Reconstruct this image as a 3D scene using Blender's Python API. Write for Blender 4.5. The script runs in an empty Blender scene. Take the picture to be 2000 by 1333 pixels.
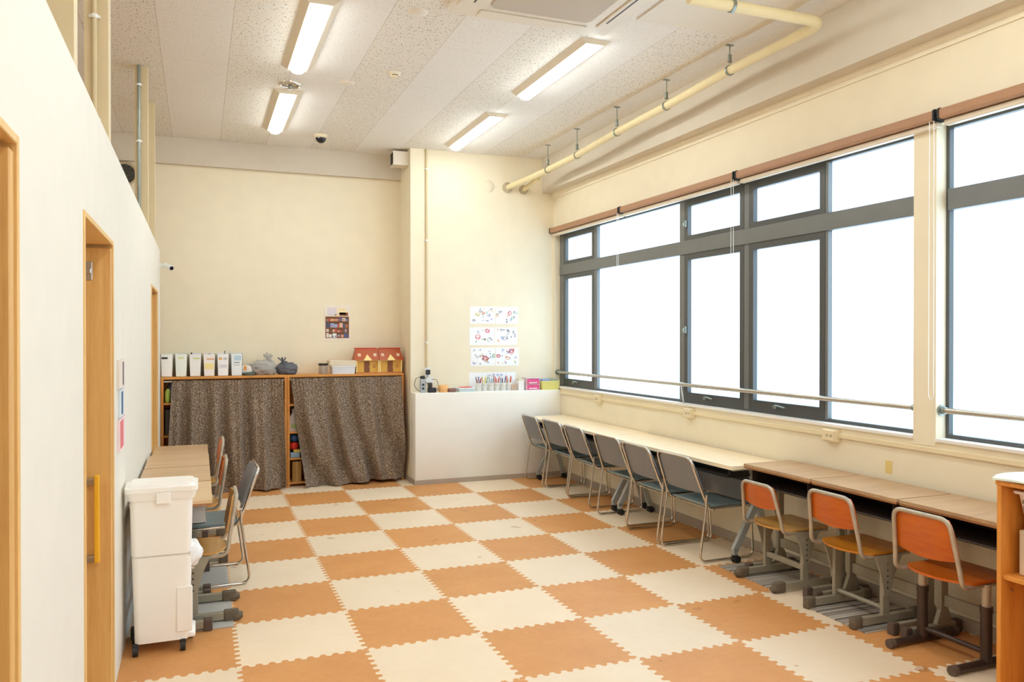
import bpy, bmesh, math, random
from mathutils import Vector, Matrix, noise
random.seed(7)
scn = bpy.context.scene
COL = scn.collection

# ---------------------------------------------------------------- camera
cam_d = bpy.data.cameras.new('camera')
cam = bpy.data.objects.new('camera', cam_d)
COL.objects.link(cam)
cam.location = (-0.1728, -8.1724, 1.5648)
cam.rotation_euler = (math.pi/2 - 0.0058, 0, -0.3735)
cam_d.sensor_width = 36
cam_d.lens = 36*1560.26/2000
cam_d.clip_start = 0.05
scn.camera = cam

# ---------------------------------------------------------------- light, exposure
WINDOW_STRENGTH = 2.35       # daylight diffused by the frosted panes
TUBE_STRENGTH = 25.5         # ceiling lamps
world = bpy.data.worlds.new('overcast_sky')
world.use_nodes = True
scn.world = world
world.node_tree.nodes['Background'].inputs[0].default_value = (0.90, 0.95, 1.0, 1)
world.node_tree.nodes['Background'].inputs[1].default_value = 1.5
scn.view_settings.view_transform = 'Standard'
scn.view_settings.look = 'None'
scn.view_settings.exposure = 0.33
scn.view_settings.gamma = 1.0
scn.view_settings.use_curve_mapping = False
scn.cycles.max_bounces = 10
scn.cycles.diffuse_bounces = 7

# ---------------------------------------------------------------- helpers
def lin(c):
    return tuple((x/255/12.92 if x/255 <= 0.04045 else ((x/255+0.055)/1.055)**2.4) for x in c)

class NT:
    """small wrapper for node trees"""
    def __init__(s, name):
        s.m = bpy.data.materials.new(name); s.m.use_nodes = True
        s.t = s.m.node_tree; s.b = s.t.nodes['Principled BSDF']; s.out = s.t.nodes['Material Output']
    def n(s, typ, **kw):
        nd = s.t.nodes.new(typ)
        for k, v in kw.items(): setattr(nd, k, v)
        return nd
    def l(s, a, b): s.t.links.new(a, b)
    def val(s, sock, v):
        if hasattr(v, 'is_linked') or hasattr(v, 'links'): s.l(v, sock)
        else: sock.default_value = v
    def math(s, op, a, b=0.0, c=0.0):
        nd = s.n('ShaderNodeMath', operation=op)
        for i, v in enumerate((a, b, c)): s.val(nd.inputs[i], v)
        return nd.outputs[0]
    def mix(s, f, a, b):
        nd = s.n('ShaderNodeMix', data_type='RGBA')
        s.val(nd.inputs[0], f); s.val(nd.inputs[6], a); s.val(nd.inputs[7], b)
        return nd.outputs[2]
    def coords(s, scale=(1, 1, 1), which='Object'):
        tc = s.n('ShaderNodeTexCoord'); mp = s.n('ShaderNodeMapping')
        mp.inputs['Scale'].default_value = scale
        s.l(tc.outputs[which], mp.inputs[0])
        return mp.outputs[0]
    def noise(s, vec, scale, detail=3, rough=0.5):
        nd = s.n('ShaderNodeTexNoise'); s.l(vec, nd.inputs['Vector'])
        nd.inputs['Scale'].default_value = scale; nd.inputs['Detail'].default_value = detail
        nd.inputs['Roughness'].default_value = rough
        return nd.outputs[0]
    def ramp(s, f, stops):
        nd = s.n('ShaderNodeValToRGB'); s.l(f, nd.inputs[0])
        e = nd.color_ramp.elements
        while len(e) < len(stops): e.new(0.5)
        for el, (p, c) in zip(e, stops): el.position = p; el.color = (*c, 1)
        return nd.outputs[0]
    def bump(s, h, strength, dist=0.01):
        nd = s.n('ShaderNodeBump'); s.l(h, nd.inputs['Height'])
        nd.inputs['Strength'].default_value = strength; nd.inputs['Distance'].default_value = dist
        s.l(nd.outputs[0], s.b.inputs['Normal'])

def plain(name, rgb, rough=0.5, metal=0.0, var=0.05, vscale=6.0, bump=0.0, bscale=200, spec=0.5, coat=0.0):
    t = NT(name); c = lin(rgb)
    v = t.coords()
    n = t.noise(v, vscale, 4)
    lo = tuple(x*(1-var) for x in c); hi = tuple(min(1, x*(1+var)) for x in c)
    t.l(t.ramp(n, [(0.3, lo), (0.7, hi)]), t.b.inputs['Base Color'])
    t.b.inputs['Roughness'].default_value = rough
    t.b.inputs['Metallic'].default_value = metal
    t.b.inputs['Specular IOR Level'].default_value = spec
    t.b.inputs['Coat Weight'].default_value = coat
    if bump: t.bump(t.noise(v, bscale, 2), bump, 0.002)
    return t.m

def wood(name, rgb, rgb2, rough=0.45, axis='y', gscale=9.0, stretch=14.0, bump=0.05, coat=0.0):
    t = NT(name)
    sc = {'x': (1, stretch, stretch), 'y': (stretch, 1, stretch), 'z': (stretch, stretch, 1)}[axis]
    v = t.coords(sc)
    n1 = t.noise(v, gscale*0.22, 5, 0.6)
    n2 = t.noise(v, gscale*1.3, 3, 0.6)
    f = t.math('MULTIPLY_ADD', n2, 0.35, t.math('MULTIPLY', n1, 0.75))
    t.l(t.ramp(f, [(0.38, lin(rgb2)), (0.62, lin(rgb))]), t.b.inputs['Base Color'])
    t.b.inputs['Roughness'].default_value = rough
    t.b.inputs['Coat Weight'].default_value = coat
    if bump: t.bump(f, bump, 0.002)
    return t.m

class MB:
    """collects shapes, then links them as ONE mesh object"""
    def __init__(s): s.v = []; s.f = []; s.sm = []; s.mi = []; s.cur = 0
    def add(s, verts, faces, smooth=False):
        o = len(s.v); s.v += [tuple(p) for p in verts]
        for f in faces:
            s.f.append(tuple(i+o for i in f)); s.sm.append(smooth); s.mi.append(s.cur)
        return s
    def box(s, x0, x1, y0, y1, z0, z1):
        vs = [(x, y, z) for x in (x0, x1) for y in (y0, y1) for z in (z0, z1)]
        return s.add(vs, [(0, 1, 3, 2), (4, 6, 7, 5), (0, 4, 5, 1), (2, 3, 7, 6), (0, 2, 6, 4), (1, 5, 7, 3)])
    def rbox(s, x0, x1, y0, y1, z0, z1, bev=0.004, seg=2):
        bm = bmesh.new(); bmesh.ops.create_cube(bm, size=1)
        bmesh.ops.scale(bm, vec=(x1-x0, y1-y0, z1-z0), verts=bm.verts)
        bmesh.ops.bevel(bm, geom=bm.edges[:], offset=bev, segments=seg, affect='EDGES', profile=0.5)
        bmesh.ops.translate(bm, vec=((x0+x1)/2, (y0+y1)/2, (z0+z1)/2), verts=bm.verts)
        return s.bm(bm, bev > 0.006)
    def bm(s, bm, smooth=False):
        bm.verts.index_update()
        s.add([v.co for v in bm.verts], [[v.index for v in f.verts] for f in bm.faces], smooth); bm.free()
        return s
    def hexa(s, bot, top):
        """four corners below, four above, both counter-clockwise seen from above"""
        return s.add(list(bot)+list(top), [(3, 2, 1, 0), (4, 5, 6, 7), (0, 1, 5, 4), (1, 2, 6, 5), (2, 3, 7, 6), (3, 0, 4, 7)])
    def prism(s, poly, axis, a, b, smooth=False):
        """polygon in the two other axes (in x,y,z order) extruded along axis from a to b"""
        def P(p, t):
            return {'x': (t, p[0], p[1]), 'y': (p[0], t, p[1]), 'z': (p[0], p[1], t)}[axis]
        n = len(poly)
        vs = [P(p, a) for p in poly]+[P(p, b) for p in poly]
        bm = bmesh.new(); bv = [bm.verts.new(v) for v in vs]
        bm.faces.new(bv[:n]); bm.faces.new(bv[n:][::-1])
        sides = [bm.faces.new((bv[i], bv[n+i], bv[n+(i+1) % n], bv[(i+1) % n])) for i in range(n)]
        bmesh.ops.recalc_face_normals(bm, faces=bm.faces[:])
        bm.verts.index_update()
        o = len(s.v); s.v += [tuple(v.co) for v in bm.verts]
        for k, f in enumerate(bm.faces):
            s.f.append(tuple(v.index+o for v in f.verts)); s.sm.append(smooth and k >= 2); s.mi.append(s.cur)
        bm.free(); return s
    def tube(s, pts, r, seg=10, closed=False, caps=True):
        pts = [Vector(p) for p in pts]; n = len(pts)
        rs = r if isinstance(r, (list, tuple)) else [r]*n
        tang = []
        for i in range(n):
            a = pts[i-1] if (i > 0 or closed) else pts[i]
            b = pts[(i+1) % n] if (i < n-1 or closed) else pts[i]
            t = (b-a); tang.append(t.normalized() if t.length > 1e-9 else Vector((0, 0, 1)))
        up = Vector((0, 0, 1)) if abs(tang[0].z) < 0.9 else Vector((1, 0, 0))
        nrm = tang[0].cross(up).normalized()
        vs = []
        for i in range(n):
            nrm = (nrm - tang[i]*nrm.dot(tang[i]))
            nrm = nrm.normalized() if nrm.length > 1e-6 else tang[i].orthogonal().normalized()
            bi = tang[i].cross(nrm)
            for k in range(seg):
                a = 2*math.pi*k/seg
                vs.append(pts[i]+(nrm*math.cos(a)+bi*math.sin(a))*rs[i])
        fs = []
        for i in range(n if closed else n-1):
            j = (i+1) % n
            for k in range(seg):
                k2 = (k+1) % seg
                fs.append((i*seg+k, i*seg+k2, j*seg+k2, j*seg+k))
        s.add(vs, fs, True)
        if caps and not closed:
            s.add(vs[:seg], [tuple(range(seg))[::-1]]); s.add(vs[-seg:], [tuple(range(seg))])
        return s
    def bar(s, p, q, w, h, up=(0, 0, 1)):
        """rectangular bar from p to q, w across, h along up"""
        p, q = Vector(p), Vector(q); t = (q-p).normalized(); up = Vector(up)
        a = t.cross(up).normalized(); b = a.cross(t).normalized()
        bot = [p-a*w/2-b*h/2, p+a*w/2-b*h/2, p+a*w/2+b*h/2, p-a*w/2+b*h/2]
        top = [v+(q-p) for v in bot]
        return s.hexa(bot, top)
    def cyl(s, p, q, r, seg=16, r2=None):
        return s.tube([p, q], [r, r if r2 is None else r2], seg)
    def lathe(s, prof, c=(0, 0, 0), seg=24, axis='z'):
        vs = []; n = len(prof)
        for i in range(seg):
            a = 2*math.pi*i/seg
            for (r, h) in prof:
                x, y, z = r*math.cos(a), r*math.sin(a), h
                if axis == 'y': x, y, z = x, h, z if False else y
                if axis == 'x': x, y, z = h, r*math.cos(a), r*math.sin(a)
                vs.append((c[0]+x, c[1]+y, c[2]+z))
        fs = []
        for i in range(seg):
            j = (i+1) % seg
            for k in range(n-1):
                fs.append((i*n+k, j*n+k, j*n+k+1, i*n+k+1))
        return s.add(vs, fs, True)
    def slab(s, f, nu, nv, off):
        """closed slab over a grid f(u,v); off is the vector from front to back"""
        off = Vector(off)
        fr = [Vector(f(i/nu, j/nv)) for i in range(nu+1) for j in range(nv+1)]
        N = len(fr); W = nv+1
        fs = []
        for i in range(nu):
            for j in range(nv):
                a, b, c, d = i*W+j, (i+1)*W+j, (i+1)*W+j+1, i*W+j+1
                fs.append((a, b, c, d)); fs.append((d+N, c+N, b+N, a+N))
        s.add(fr+[p+off for p in fr], fs, True)
        edge = [i*W for i in range(nu+1)]+[nu*W+j for j in range(1, W)]+[i*W+nv for i in range(nu-1, -1, -1)]+[j for j in range(nv-1, 0, -1)]
        ev = [fr[i] for i in edge]; m = len(ev)
        s.add(ev+[p+off for p in ev], [(k, k+m, (k+1) % m+m, (k+1) % m) for k in range(m)])
        return s
    def sheet(s, pts):
        return s.add(pts, [tuple(range(len(pts)))])
    def build(s, name, mat, parent=None, loc=None):
        me = bpy.data.meshes.new(name)
        me.from_pydata(s.v, [], s.f)
        for m in (mat if isinstance(mat, (list, tuple)) else [mat]): me.materials.append(m)
        me.polygons.foreach_set('use_smooth', s.sm)
        me.polygons.foreach_set('material_index', s.mi)
        bm = bmesh.new(); bm.from_mesh(me)
        bmesh.ops.recalc_face_normals(bm, faces=bm.faces[:]); bm.to_mesh(me); bm.free()
        me.update()
        o = bpy.data.objects.new(name, me); COL.objects.link(o)
        if parent is not None: o.parent = parent
        if loc is not None: o.location = loc
        return o

def fillet(pts, r, n=6, closed=False):
    pts = [Vector(p) for p in pts]; out = []
    N = len(pts)
    for i, p in enumerate(pts):
        if not closed and i in (0, N-1): out.append(p); continue
        a, b = pts[i-1], pts[(i+1) % N]
        u, v = (a-p), (b-p)
        ang = u.angle(v) if u.length > 1e-9 and v.length > 1e-9 else math.pi
        if ang > math.pi-0.02: out.append(p); continue
        d = min(r/math.tan(ang/2), u.length*0.49, v.length*0.49)
        p0, p1 = p+u.normalized()*d, p+v.normalized()*d
        for k in range(n+1):
            t = k/n
            out.append(p0*(1-t)**2+p*2*t*(1-t)+p1*t*t)
    return out

def rrect(x0, x1, y0, y1, r, n=5):
    out = []
    for cx, cy, a0 in ((x1-r, y1-r, 0), (x0+r, y1-r, 90), (x0+r, y0+r, 180), (x1-r, y0+r, 270)):
        for k in range(n+1):
            a = math.radians(a0+90*k/n); out.append((cx+r*math.cos(a), cy+r*math.sin(a)))
    return out

def tag(o, label, cat, group=None):
    o['label'] = label; o['category'] = cat
    if group: o['group'] = group
    return o
def thing(name, label, cat, loc=(0, 0, 0), rz=0.0, group=None):
    o = bpy.data.objects.new(name, None); COL.objects.link(o)
    o.empty_display_size = 0.1
    o.location = loc; o.rotation_euler = (0, 0, rz)
    return tag(o, label, cat, group)
def struct(o): o['kind'] = 'structure'; return o
def struct_empty(name, loc=(0, 0, 0)):
    o = bpy.data.objects.new(name, None); COL.objects.link(o); o.location = loc
    return struct(o)
def copy_tree(o, parent=None):
    c = o.copy(); COL.objects.link(c)
    if parent is not None: c.parent = parent
    for ch in list(o.children): copy_tree(ch, c)
    return c
def placed(src, first, label, loc, rz=0.0):
    """the first time the thing itself, afterwards a copy of it with its parts"""
    o = src if first else copy_tree(src)
    o['label'] = label; o.location = loc; o.rotation_euler = (0, 0, rz)
    return o

# ---------------------------------------------------------------- materials
M = {}
M['wall_cream'] = plain('cream_wallpaper', (238, 227, 202), 0.75, var=0.02, bump=0.08, bscale=260, spec=0.2)
M['wall_white'] = plain('off_white_wallpaper', (244, 241, 234), 0.7, var=0.015, bump=0.06, bscale=260, spec=0.25)
M['wall_partition'] = plain('partition_paint', (232, 227, 216), 0.7, var=0.015, bump=0.06, bscale=260, spec=0.25)
M['beam'] = plain('beam_paint', (214, 204, 188), 0.75, var=0.02, spec=0.2)
M['white_paint'] = plain('white_paint', (238, 234, 228), 0.5, var=0.02)
M['post'] = plain('post_panel', (216, 199, 162), 0.6, var=0.02, spec=0.3)
M['skirt'] = plain('grey_skirting', (176, 162, 146), 0.55, var=0.04)
M['alu_dark'] = plain('dark_aluminium', (88, 90, 90), 0.38, 0.35, var=0.03)
M['alu_mid'] = plain('grey_aluminium', (120, 122, 122), 0.4, 0.3, var=0.03)
M['steel'] = plain('brushed_steel', (196, 190, 180), 0.28, 0.9, var=0.04)
M['chrome'] = plain('chrome', (214, 208, 200), 0.14, 1.0, var=0.02)
M['zinc'] = plain('zinc_steel', (150, 158, 152), 0.35, 0.8, var=0.08)
M['black'] = plain('black_plastic', (34, 34, 36), 0.45, var=0.1)
M['dark'] = plain('dark_sheet_metal', (68, 58, 52), 0.5, 0.2, var=0.1)
M['rubber'] = plain('brown_rubber', (104, 92, 76), 0.8, var=0.12, vscale=40)
M['rubber_dark'] = plain('dark_rubber', (92, 76, 66), 0.75, var=0.1)
M['grey_paint'] = plain('grey_green_paint', (158, 150, 132), 0.42, 0.15, var=0.05)
M['tube_paint'] = plain('worn_beige_paint', (186, 172, 152), 0.38, 0.35, var=0.12, vscale=25)
M['brown_paint'] = plain('dark_brown_paint', (70, 54, 46), 0.35, 0.25, var=0.08)
M['table_leg'] = plain('grey_leg_paint', (172, 175, 174), 0.4, 0.3, var=0.03)
M['panel_grey'] = plain('grey_modesty_panel', (166, 164, 162), 0.5, var=0.04)
M['fab_back'] = plain('grey_vinyl', (128, 129, 132), 0.5, var=0.05, vscale=30, bump=0.1, bscale=500)
M['fab_seat'] = plain('slate_vinyl', (122, 137, 138), 0.42, var=0.06, vscale=30, bump=0.1, bscale=500)
M['bin'] = plain('ivory_plastic', (250, 247, 242), 0.35, var=0.015)
M['bag_white'] = plain('white_film', (244, 244, 246), 0.25, var=0.02)
M['pipe'] = plain('wrapped_pipe', (232, 216, 172), 0.6, var=0.03, spec=0.3)
M['flange'] = plain('grey_beige_flange', (192, 176, 146), 0.5, var=0.05)
M['plate'] = plain('outlet_plate', (234, 218, 182), 0.45, var=0.02)
M['blind'] = plain('brown_blind_case', (172, 130, 98), 0.5, var=0.05)
M['blind_rail'] = plain('cream_blind_rail', (222, 208, 186), 0.4, var=0.03)
M['white'] = plain('white_plastic', (238, 238, 234), 0.4, var=0.02)
M['paper'] = plain('white_paper', (246, 246, 248), 0.8, var=0.01, spec=0.2)
M['dark_glass'] = plain('dark_dome', (30, 24, 34), 0.08, var=0.05)
M['fixture'] = plain('lamp_housing', (226, 214, 192), 0.45, var=0.02)
M['ac'] = plain('ivory_housing', (226, 216, 200), 0.45, var=0.02)
M['yellow'] = plain('yellow_grip', (240, 180, 40), 0.35, var=0.03)
M['wood_shelf'] = wood('orange_shelf_wood', (226, 158, 78), (206, 134, 58), 0.4, 'x')
M['wood_post'] = wood('orange_post_wood', (222, 150, 70), (198, 122, 50), 0.4, 'z')
M['wood_door'] = wood('light_oak_veneer', (222, 176, 108), (206, 156, 88), 0.45, 'z', 8, 18)
M['wood_frame'] = wood('pale_oak_frame', (232, 192, 126), (220, 176, 108), 0.45, 'z', 8, 18)
M['wood_cabinet'] = wood('cabinet_pine', (224, 150, 66), (204, 126, 46), 0.4, 'z', 7, 10)
M['top_table'] = wood('beige_table_laminate', (250, 230, 196), (243, 220, 184), 0.3, 'y', 8, 10, 0.0)
M['top_desk'] = wood('desk_laminate', (192, 157, 119), (170, 134, 97), 0.32, 'x', 8, 9, 0.0)
M['top_desk_b'] = wood('desk_laminate_pale', (206, 172, 132), (186, 150, 110), 0.32, 'x', 8, 9, 0.0)
M['top_desk_c'] = wood('desk_laminate_light', (220, 188, 146), (206, 172, 130), 0.32, 'x', 8, 9, 0.0)
M['desk_edge'] = wood('desk_plywood_edge', (176, 124, 78), (150, 100, 60), 0.5, 'y', 8, 12, 0.0)
M['ply_orange'] = wood('orange_plywood', (208, 102, 14), (186, 82, 8), 0.32, 'y', 7, 7, 0.0, 0.15)
M['ply_amber'] = wood('amber_plywood', (204, 126, 24), (174, 98, 14), 0.32, 'y', 7, 7, 0.0, 0.15)
M['ply_honey'] = wood('honey_plywood', (202, 150, 76), (176, 120, 52), 0.34, 'y', 7, 7, 0.0, 0.15)
def colour(name, rgb, rough=0.5):
    if name not in M: M[name] = plain(name, rgb, rough, var=0.04)
    return M[name]

def mat_floor():
    t = NT('jigsaw_foam_mats'); T = 0.6
    tc = t.n('ShaderNodeNewGeometry'); sp = t.n('ShaderNodeSeparateXYZ')
    t.l(tc.outputs['Position'], sp.inputs[0])
    X, Y = sp.outputs[0], sp.outputs[1]
    def index(a, b):
        k = t.math('ROUND', t.math('DIVIDE', a, T))
        u = t.math('SUBTRACT', a, t.math('MULTIPLY', k, T))
        p = t.math('FRACT', t.math('DIVIDE', b, T/10))
        tooth = t.math('SUBTRACT', t.math('ABSOLUTE', t.math('SUBTRACT', p, 0.5)), 0.25)
        sdf = t.math('ADD', tooth, t.math('MULTIPLY', u, 7.0))
        inside = t.math('LESS_THAN', t.math('ABSOLUTE', u), 0.0125)
        right = t.math('ADD', t.math('MULTIPLY', inside, t.math('GREATER_THAN', sdf, 0.0)),
                       t.math('MULTIPLY', t.math('SUBTRACT', 1.0, inside), t.math('GREATER_THAN', u, 0.0)))
        near = t.math('LESS_THAN', t.math('ABSOLUTE', u), 0.014)
        return t.math('ADD', t.math('SUBTRACT', k, 1.0), right), near
    ix, nx = index(X, Y); iy, ny = index(Y, X)
    chk = t.math('ABSOLUTE', t.math('MODULO', t.math('ADD', ix, iy), 2.0))
    chk = t.math('GREATER_THAN', chk, 0.5)
    v = t.coords()
    n = t.noise(v, 3.0, 6, 0.65); n2 = t.noise(v, 26, 5, 0.7)
    f = t.math('MULTIPLY_ADD', n2, 0.4, t.math('MULTIPLY', n, 0.6))
    dk = t.ramp(f, [(0.3, lin((206, 142, 84))), (0.7, lin((220, 160, 98)))])
    lt = t.ramp(f, [(0.3, lin((234, 212, 182))), (0.7, lin((241, 222, 196)))])
    # each mat a touch different
    wn = t.n('ShaderNodeTexWhiteNoise', noise_dimensions='2D')
    cb = t.n('ShaderNodeCombineXYZ'); t.l(ix, cb.inputs[0]); t.l(iy, cb.inputs[1]); t.l(cb.outputs[0], wn.inputs['Vector'])
    br = t.math('MULTIPLY_ADD', wn.outputs['Value'], 0.08, 0.95)
    c = t.mix(chk, dk, lt)
    hs = t.n('ShaderNodeHueSaturation'); t.l(br, hs.inputs['Value']); t.l(c, hs.inputs['Color'])
    # small scuffs
    sc = t.math('GREATER_THAN', t.noise(v, 5.5, 2, 0.3), 0.735)
    c2 = t.mix(t.math('MULTIPLY', sc, 0.35), hs.outputs[0], (*lin((150, 96, 52)), 1))
    t.l(c2, t.b.inputs['Base Color'])
    t.b.inputs['Roughness'].default_value = 0.5
    t.b.inputs['Specular IOR Level'].default_value = 0.3
    t.bump(t.noise(v, 90, 3), 0.08, 0.003)
    return t.m
M['floor'] = mat_floor()

def mat_ceiling():
    t = NT('rock_wool_tiles')
    g = t.n('ShaderNodeNewGeometry'); sp = t.n('ShaderNodeSeparateXYZ'); t.l(g.outputs['Position'], sp.inputs[0])
    W, L = 0.4545, 0.909
    cx = t.math('DIVIDE', t.math('SUBTRACT', sp.outputs[0], 0.035), W)
    col = t.math('FLOOR', cx)
    par = t.math('LESS_THAN', t.math('ABSOLUTE', t.math('MODULO', col, 2.0)), 0.5)
    fx = t.math('ABSOLUTE', t.math('SUBTRACT', t.math('FRACT', cx), 0.5))
    cy = t.math('ADD', t.math('DIVIDE', t.math('ADD', sp.outputs[1], 0.05), L), t.math('MULTIPLY', par, 0.5))
    fy = t.math('ABSOLUTE', t.math('SUBTRACT', t.math('FRACT', cy), 0.5))
    seam = t.math('MAXIMUM', t.math('GREATER_THAN', fx, 0.4955), t.math('MULTIPLY', t.math('GREATER_THAN', fy, 0.4975), 0.4))
    mp = t.n('ShaderNodeMapping'); mp.inputs['Scale'].default_value = (1.0, 0.55, 1.0)
    t.l(g.outputs['Position'], mp.inputs[0])
    big = t.math('GREATER_THAN', t.noise(mp.outputs[0], 92, 1.5, 0.6), 0.63)
    small = t.math('GREATER_THAN', t.noise(mp.outputs[0], 120, 1.5, 0.6), 0.64)
    holes = t.math('ADD', t.math('MULTIPLY', par, big), t.math('MULTIPLY', t.math('SUBTRACT', 1.0, par), t.math('MULTIPLY', small, 0.5)))
    base = t.mix(par, (*lin((233, 228, 221)), 1), (*lin((230, 224, 214)), 1))
    c = t.mix(t.math('MULTIPLY', holes, 0.75), base, (*lin((158, 138, 112)), 1))
    c = t.mix(t.math('MULTIPLY', seam, 0.45), c, (*lin((150, 130, 105)), 1))
    t.l(c, t.b.inputs['Base Color']); t.b.inputs['Roughness'].default_value = 0.85
    t.b.inputs['Specular IOR Level'].default_value = 0.15
    return t.m
M['ceiling'] = mat_ceiling()

def mat_emit(name, rgb, strength, gloss=0.0):
    t = NT(name)
    t.b.inputs['Base Color'].default_value = (*lin(rgb), 1)
    t.b.inputs['Emission Color'].default_value = (*lin(rgb), 1)
    t.b.inputs['Emission Strength'].default_value = strength
    t.b.inputs['Roughness'].default_value = 0.3
    return t.m
M['pane'] = mat_emit('frosted_daylit_glass', (200, 230, 255), WINDOW_STRENGTH)
M['tube_light'] = mat_emit('lit_lamp_cover', (240, 247, 246), TUBE_STRENGTH)

def mat_curtain():
    t = NT('small_print_brown_cloth')
    v = t.coords()
    vo = t.n('ShaderNodeTexVoronoi'); t.l(v, vo.inputs['Vector']); vo.inputs['Scale'].default_value = 120
    n = t.noise(v, 170, 2)
    f = t.math('ADD', vo.outputs['Distance'], t.math('MULTIPLY', t.math('SUBTRACT', n, 0.5), 0.9))
    c = t.ramp(f, [(0.33, lin((78, 66, 58))), (0.45, lin((116, 100, 87))), (0.74, lin((172, 152, 130)))])
    t.l(c, t.b.inputs['Base Color']); t.b.inputs['Roughness'].default_value = 0.9
    t.b.inputs['Specular IOR Level'].default_value = 0.1
    t.b.inputs['Sheen Weight'].default_value = 0.1
    return t.m
M['curtain'] = mat_curtain()

def mat_striped_mat():
    t = NT('striped_woven_mat')
    v = t.coords()
    sp = t.n('ShaderNodeSeparateXYZ'); t.l(v, sp.inputs[0])
    wv = t.n('ShaderNodeTexNoise', noise_dimensions='1D'); t.l(t.math('MULTIPLY', sp.outputs[1], 42.0), wv.inputs['W'])
    wv.inputs['Scale'].default_value = 1.0; wv.inputs['Detail'].default_value = 1
    c = t.ramp(wv.outputs[0], [(0.34, lin((92, 82, 74))), (0.48, lin((150, 142, 132))), (0.62, lin((184, 176, 164)))])
    t.l(c, t.b.inputs['Base Color']); t.b.inputs['Roughness'].default_value = 0.95
    t.bump(t.noise(v, 300, 2), 0.3, 0.002)
    return t.m
M['mat_striped'] = mat_striped_mat()
M['mat_grey'] = plain('grey_carpet', (182, 180, 174), 0.95, var=0.1, vscale=160, bump=0.3, bscale=400, spec=0.1)

def mat_grille():
    t = NT('fine_filter_mesh')
    v = t.coords()
    w1 = t.n('ShaderNodeTexWave'); t.l(v, w1.inputs[0]); w1.inputs['Scale'].default_value = 40
    c = t.mix(w1.outputs['Fac'], (*lin((186, 174, 158)), 1), (*lin((204, 192, 176)), 1))
    t.l(c, t.b.inputs['Base Color']); t.b.inputs['Roughness'].default_value = 0.7
    return t.m
M['grille'] = mat_grille()

def mat_film(name, rgb, alpha):
    t = NT(name)
    t.b.inputs['Base Color'].default_value = (*lin(rgb), 1)
    t.b.inputs['Roughness'].default_value = 0.25
    t.b.inputs['Alpha'].default_value = alpha
    return t.m
M['film'] = mat_film('clear_bag_film', (206, 204, 200), 0.55)
M['film_dark'] = mat_film('smoky_bag_film', (96, 100, 112), 0.85)
M['clear'] = mat_film('clear_plastic', (226, 214, 196), 0.45)

# ================================================================ the room
XL, XR, YB, ZC = -0.525, 3.62, 0.68, 3.585
YF = -10.6
def box_struct(name, mat, *boxes):
    m = MB()
    for b in boxes: m.box(*b)
    return struct(m.build(name, mat))
box_struct('floor', M['floor'], (-3.3, 3.9, YF-0.1, YB+0.1, -0.08, 0))
box_struct('ceiling', M['ceiling'], (-3.3, 3.9, YF-0.1, YB+0.1, ZC, ZC+0.1))
box_struct('wall_back', M['wall_cream'], (-3.3, 1.94, YB, YB+0.12, 0, ZC))
box_struct('wall_pier', M['wall_cream'], (1.94, 3.9, 0.2, YB+0.12, 0, ZC))
m = MB(); m.rbox(1.94, 3.62, 0.0, 0.2, 0, 0.965, 0.008, 2)
struct(m.build('wall_low', M['wall_white']))
WY0, WY1, WY2, WY3 = 0.17, -4.77, -4.92, -9.5     # the two window openings
WZ0, WZ1 = 0.985, 2.735
box_struct('wall_right', M['wall_cream'],
           (XR, 3.9, YF, 0.2, 0, WZ0), (XR, 3.9, YF, 0.2, WZ1, ZC),
           (XR, 3.9, WY0, 0.2, WZ0, WZ1), (XR, 3.9, YF, WY3, WZ0, WZ1))
box_struct('trim_pillar', M['wall_cream'], (XR-0.004, 3.9, WY2, WY1, WZ0-0.03, WZ1))
box_struct('wall_front', M['wall_white'], (-3.3, 3.9, YF-0.1, YF, 0, ZC))
box_struct('wall_far_left', M['wall_cream'], (-3.3, -3.2, YF, YB, 0, ZC))
# partition with three door openings
D1, D2, D3, DH = (-7.25, -6.25), (-5.23, -4.27), (-1.24, -0.24), 1.98
PX0, PY1, PZ = XL-0.11, 0.33, 2.40
bs = []
edges = [YF, *D1, *D2, *D3, PY1]
for i in range(0, len(edges), 2): bs.append((PX0, XL, edges[i], edges[i+1], 0, PZ))
for d in (D1, D2, D3): bs.append((PX0, XL, d[0], d[1], DH, PZ))
box_struct('wall_left', M['wall_partition'], *bs)
# beams and mouldings
box_struct('trim_beam_right', M['beam'], (3.48, XR, YF, 0.2, 3.20, ZC))
m = MB(); m.prism([(XR, 3.20), (XR-0.028, 3.20), (XR-0.022, 3.175), (XR-0.012, 3.165), (XR-0.010, 3.14), (XR, 3.14)], 'y', YF, 0.2)
struct(m.build('trim_moulding_right', M['wall_cream']))
box_struct('trim_beam_back', M['beam'], (-3.2, 1.94, YB-0.06, YB, 3.315, ZC))
# skirting
box_struct('baseboard_right', M['skirt'], (XR-0.012, XR, YF, 0.0, 0, 0.07))
box_struct('baseboard_back', M['skirt'], (1.93, XR-0.012, -0.01, 0.0, 0, 0.05), (1.93, 1.94, 0.0, 0.38, 0, 0.05))
box_struct('trim_sill', M['white_paint'], (XR-0.015, 3.70, WY1, WY0, WZ0-0.002, WZ0+0.015), (XR-0.015, 3.70, WY3, WY2, WZ0-0.002, WZ0+0.015))
# posts above the partition
for i, (y0, y1) in enumerate(((-5.42, -5.34), (-4.42, -4.32), (-1.60, -1.53), (-0.61, -0.545))):
    box_struct('trim_post', M['post'], (PX0+0.02, XL, y0, y1, PZ, ZC))
box_struct('trim_panel', M['ac'], (2.42, 3.24, -5.2, -3.73, ZC-0.012, ZC))

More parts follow.
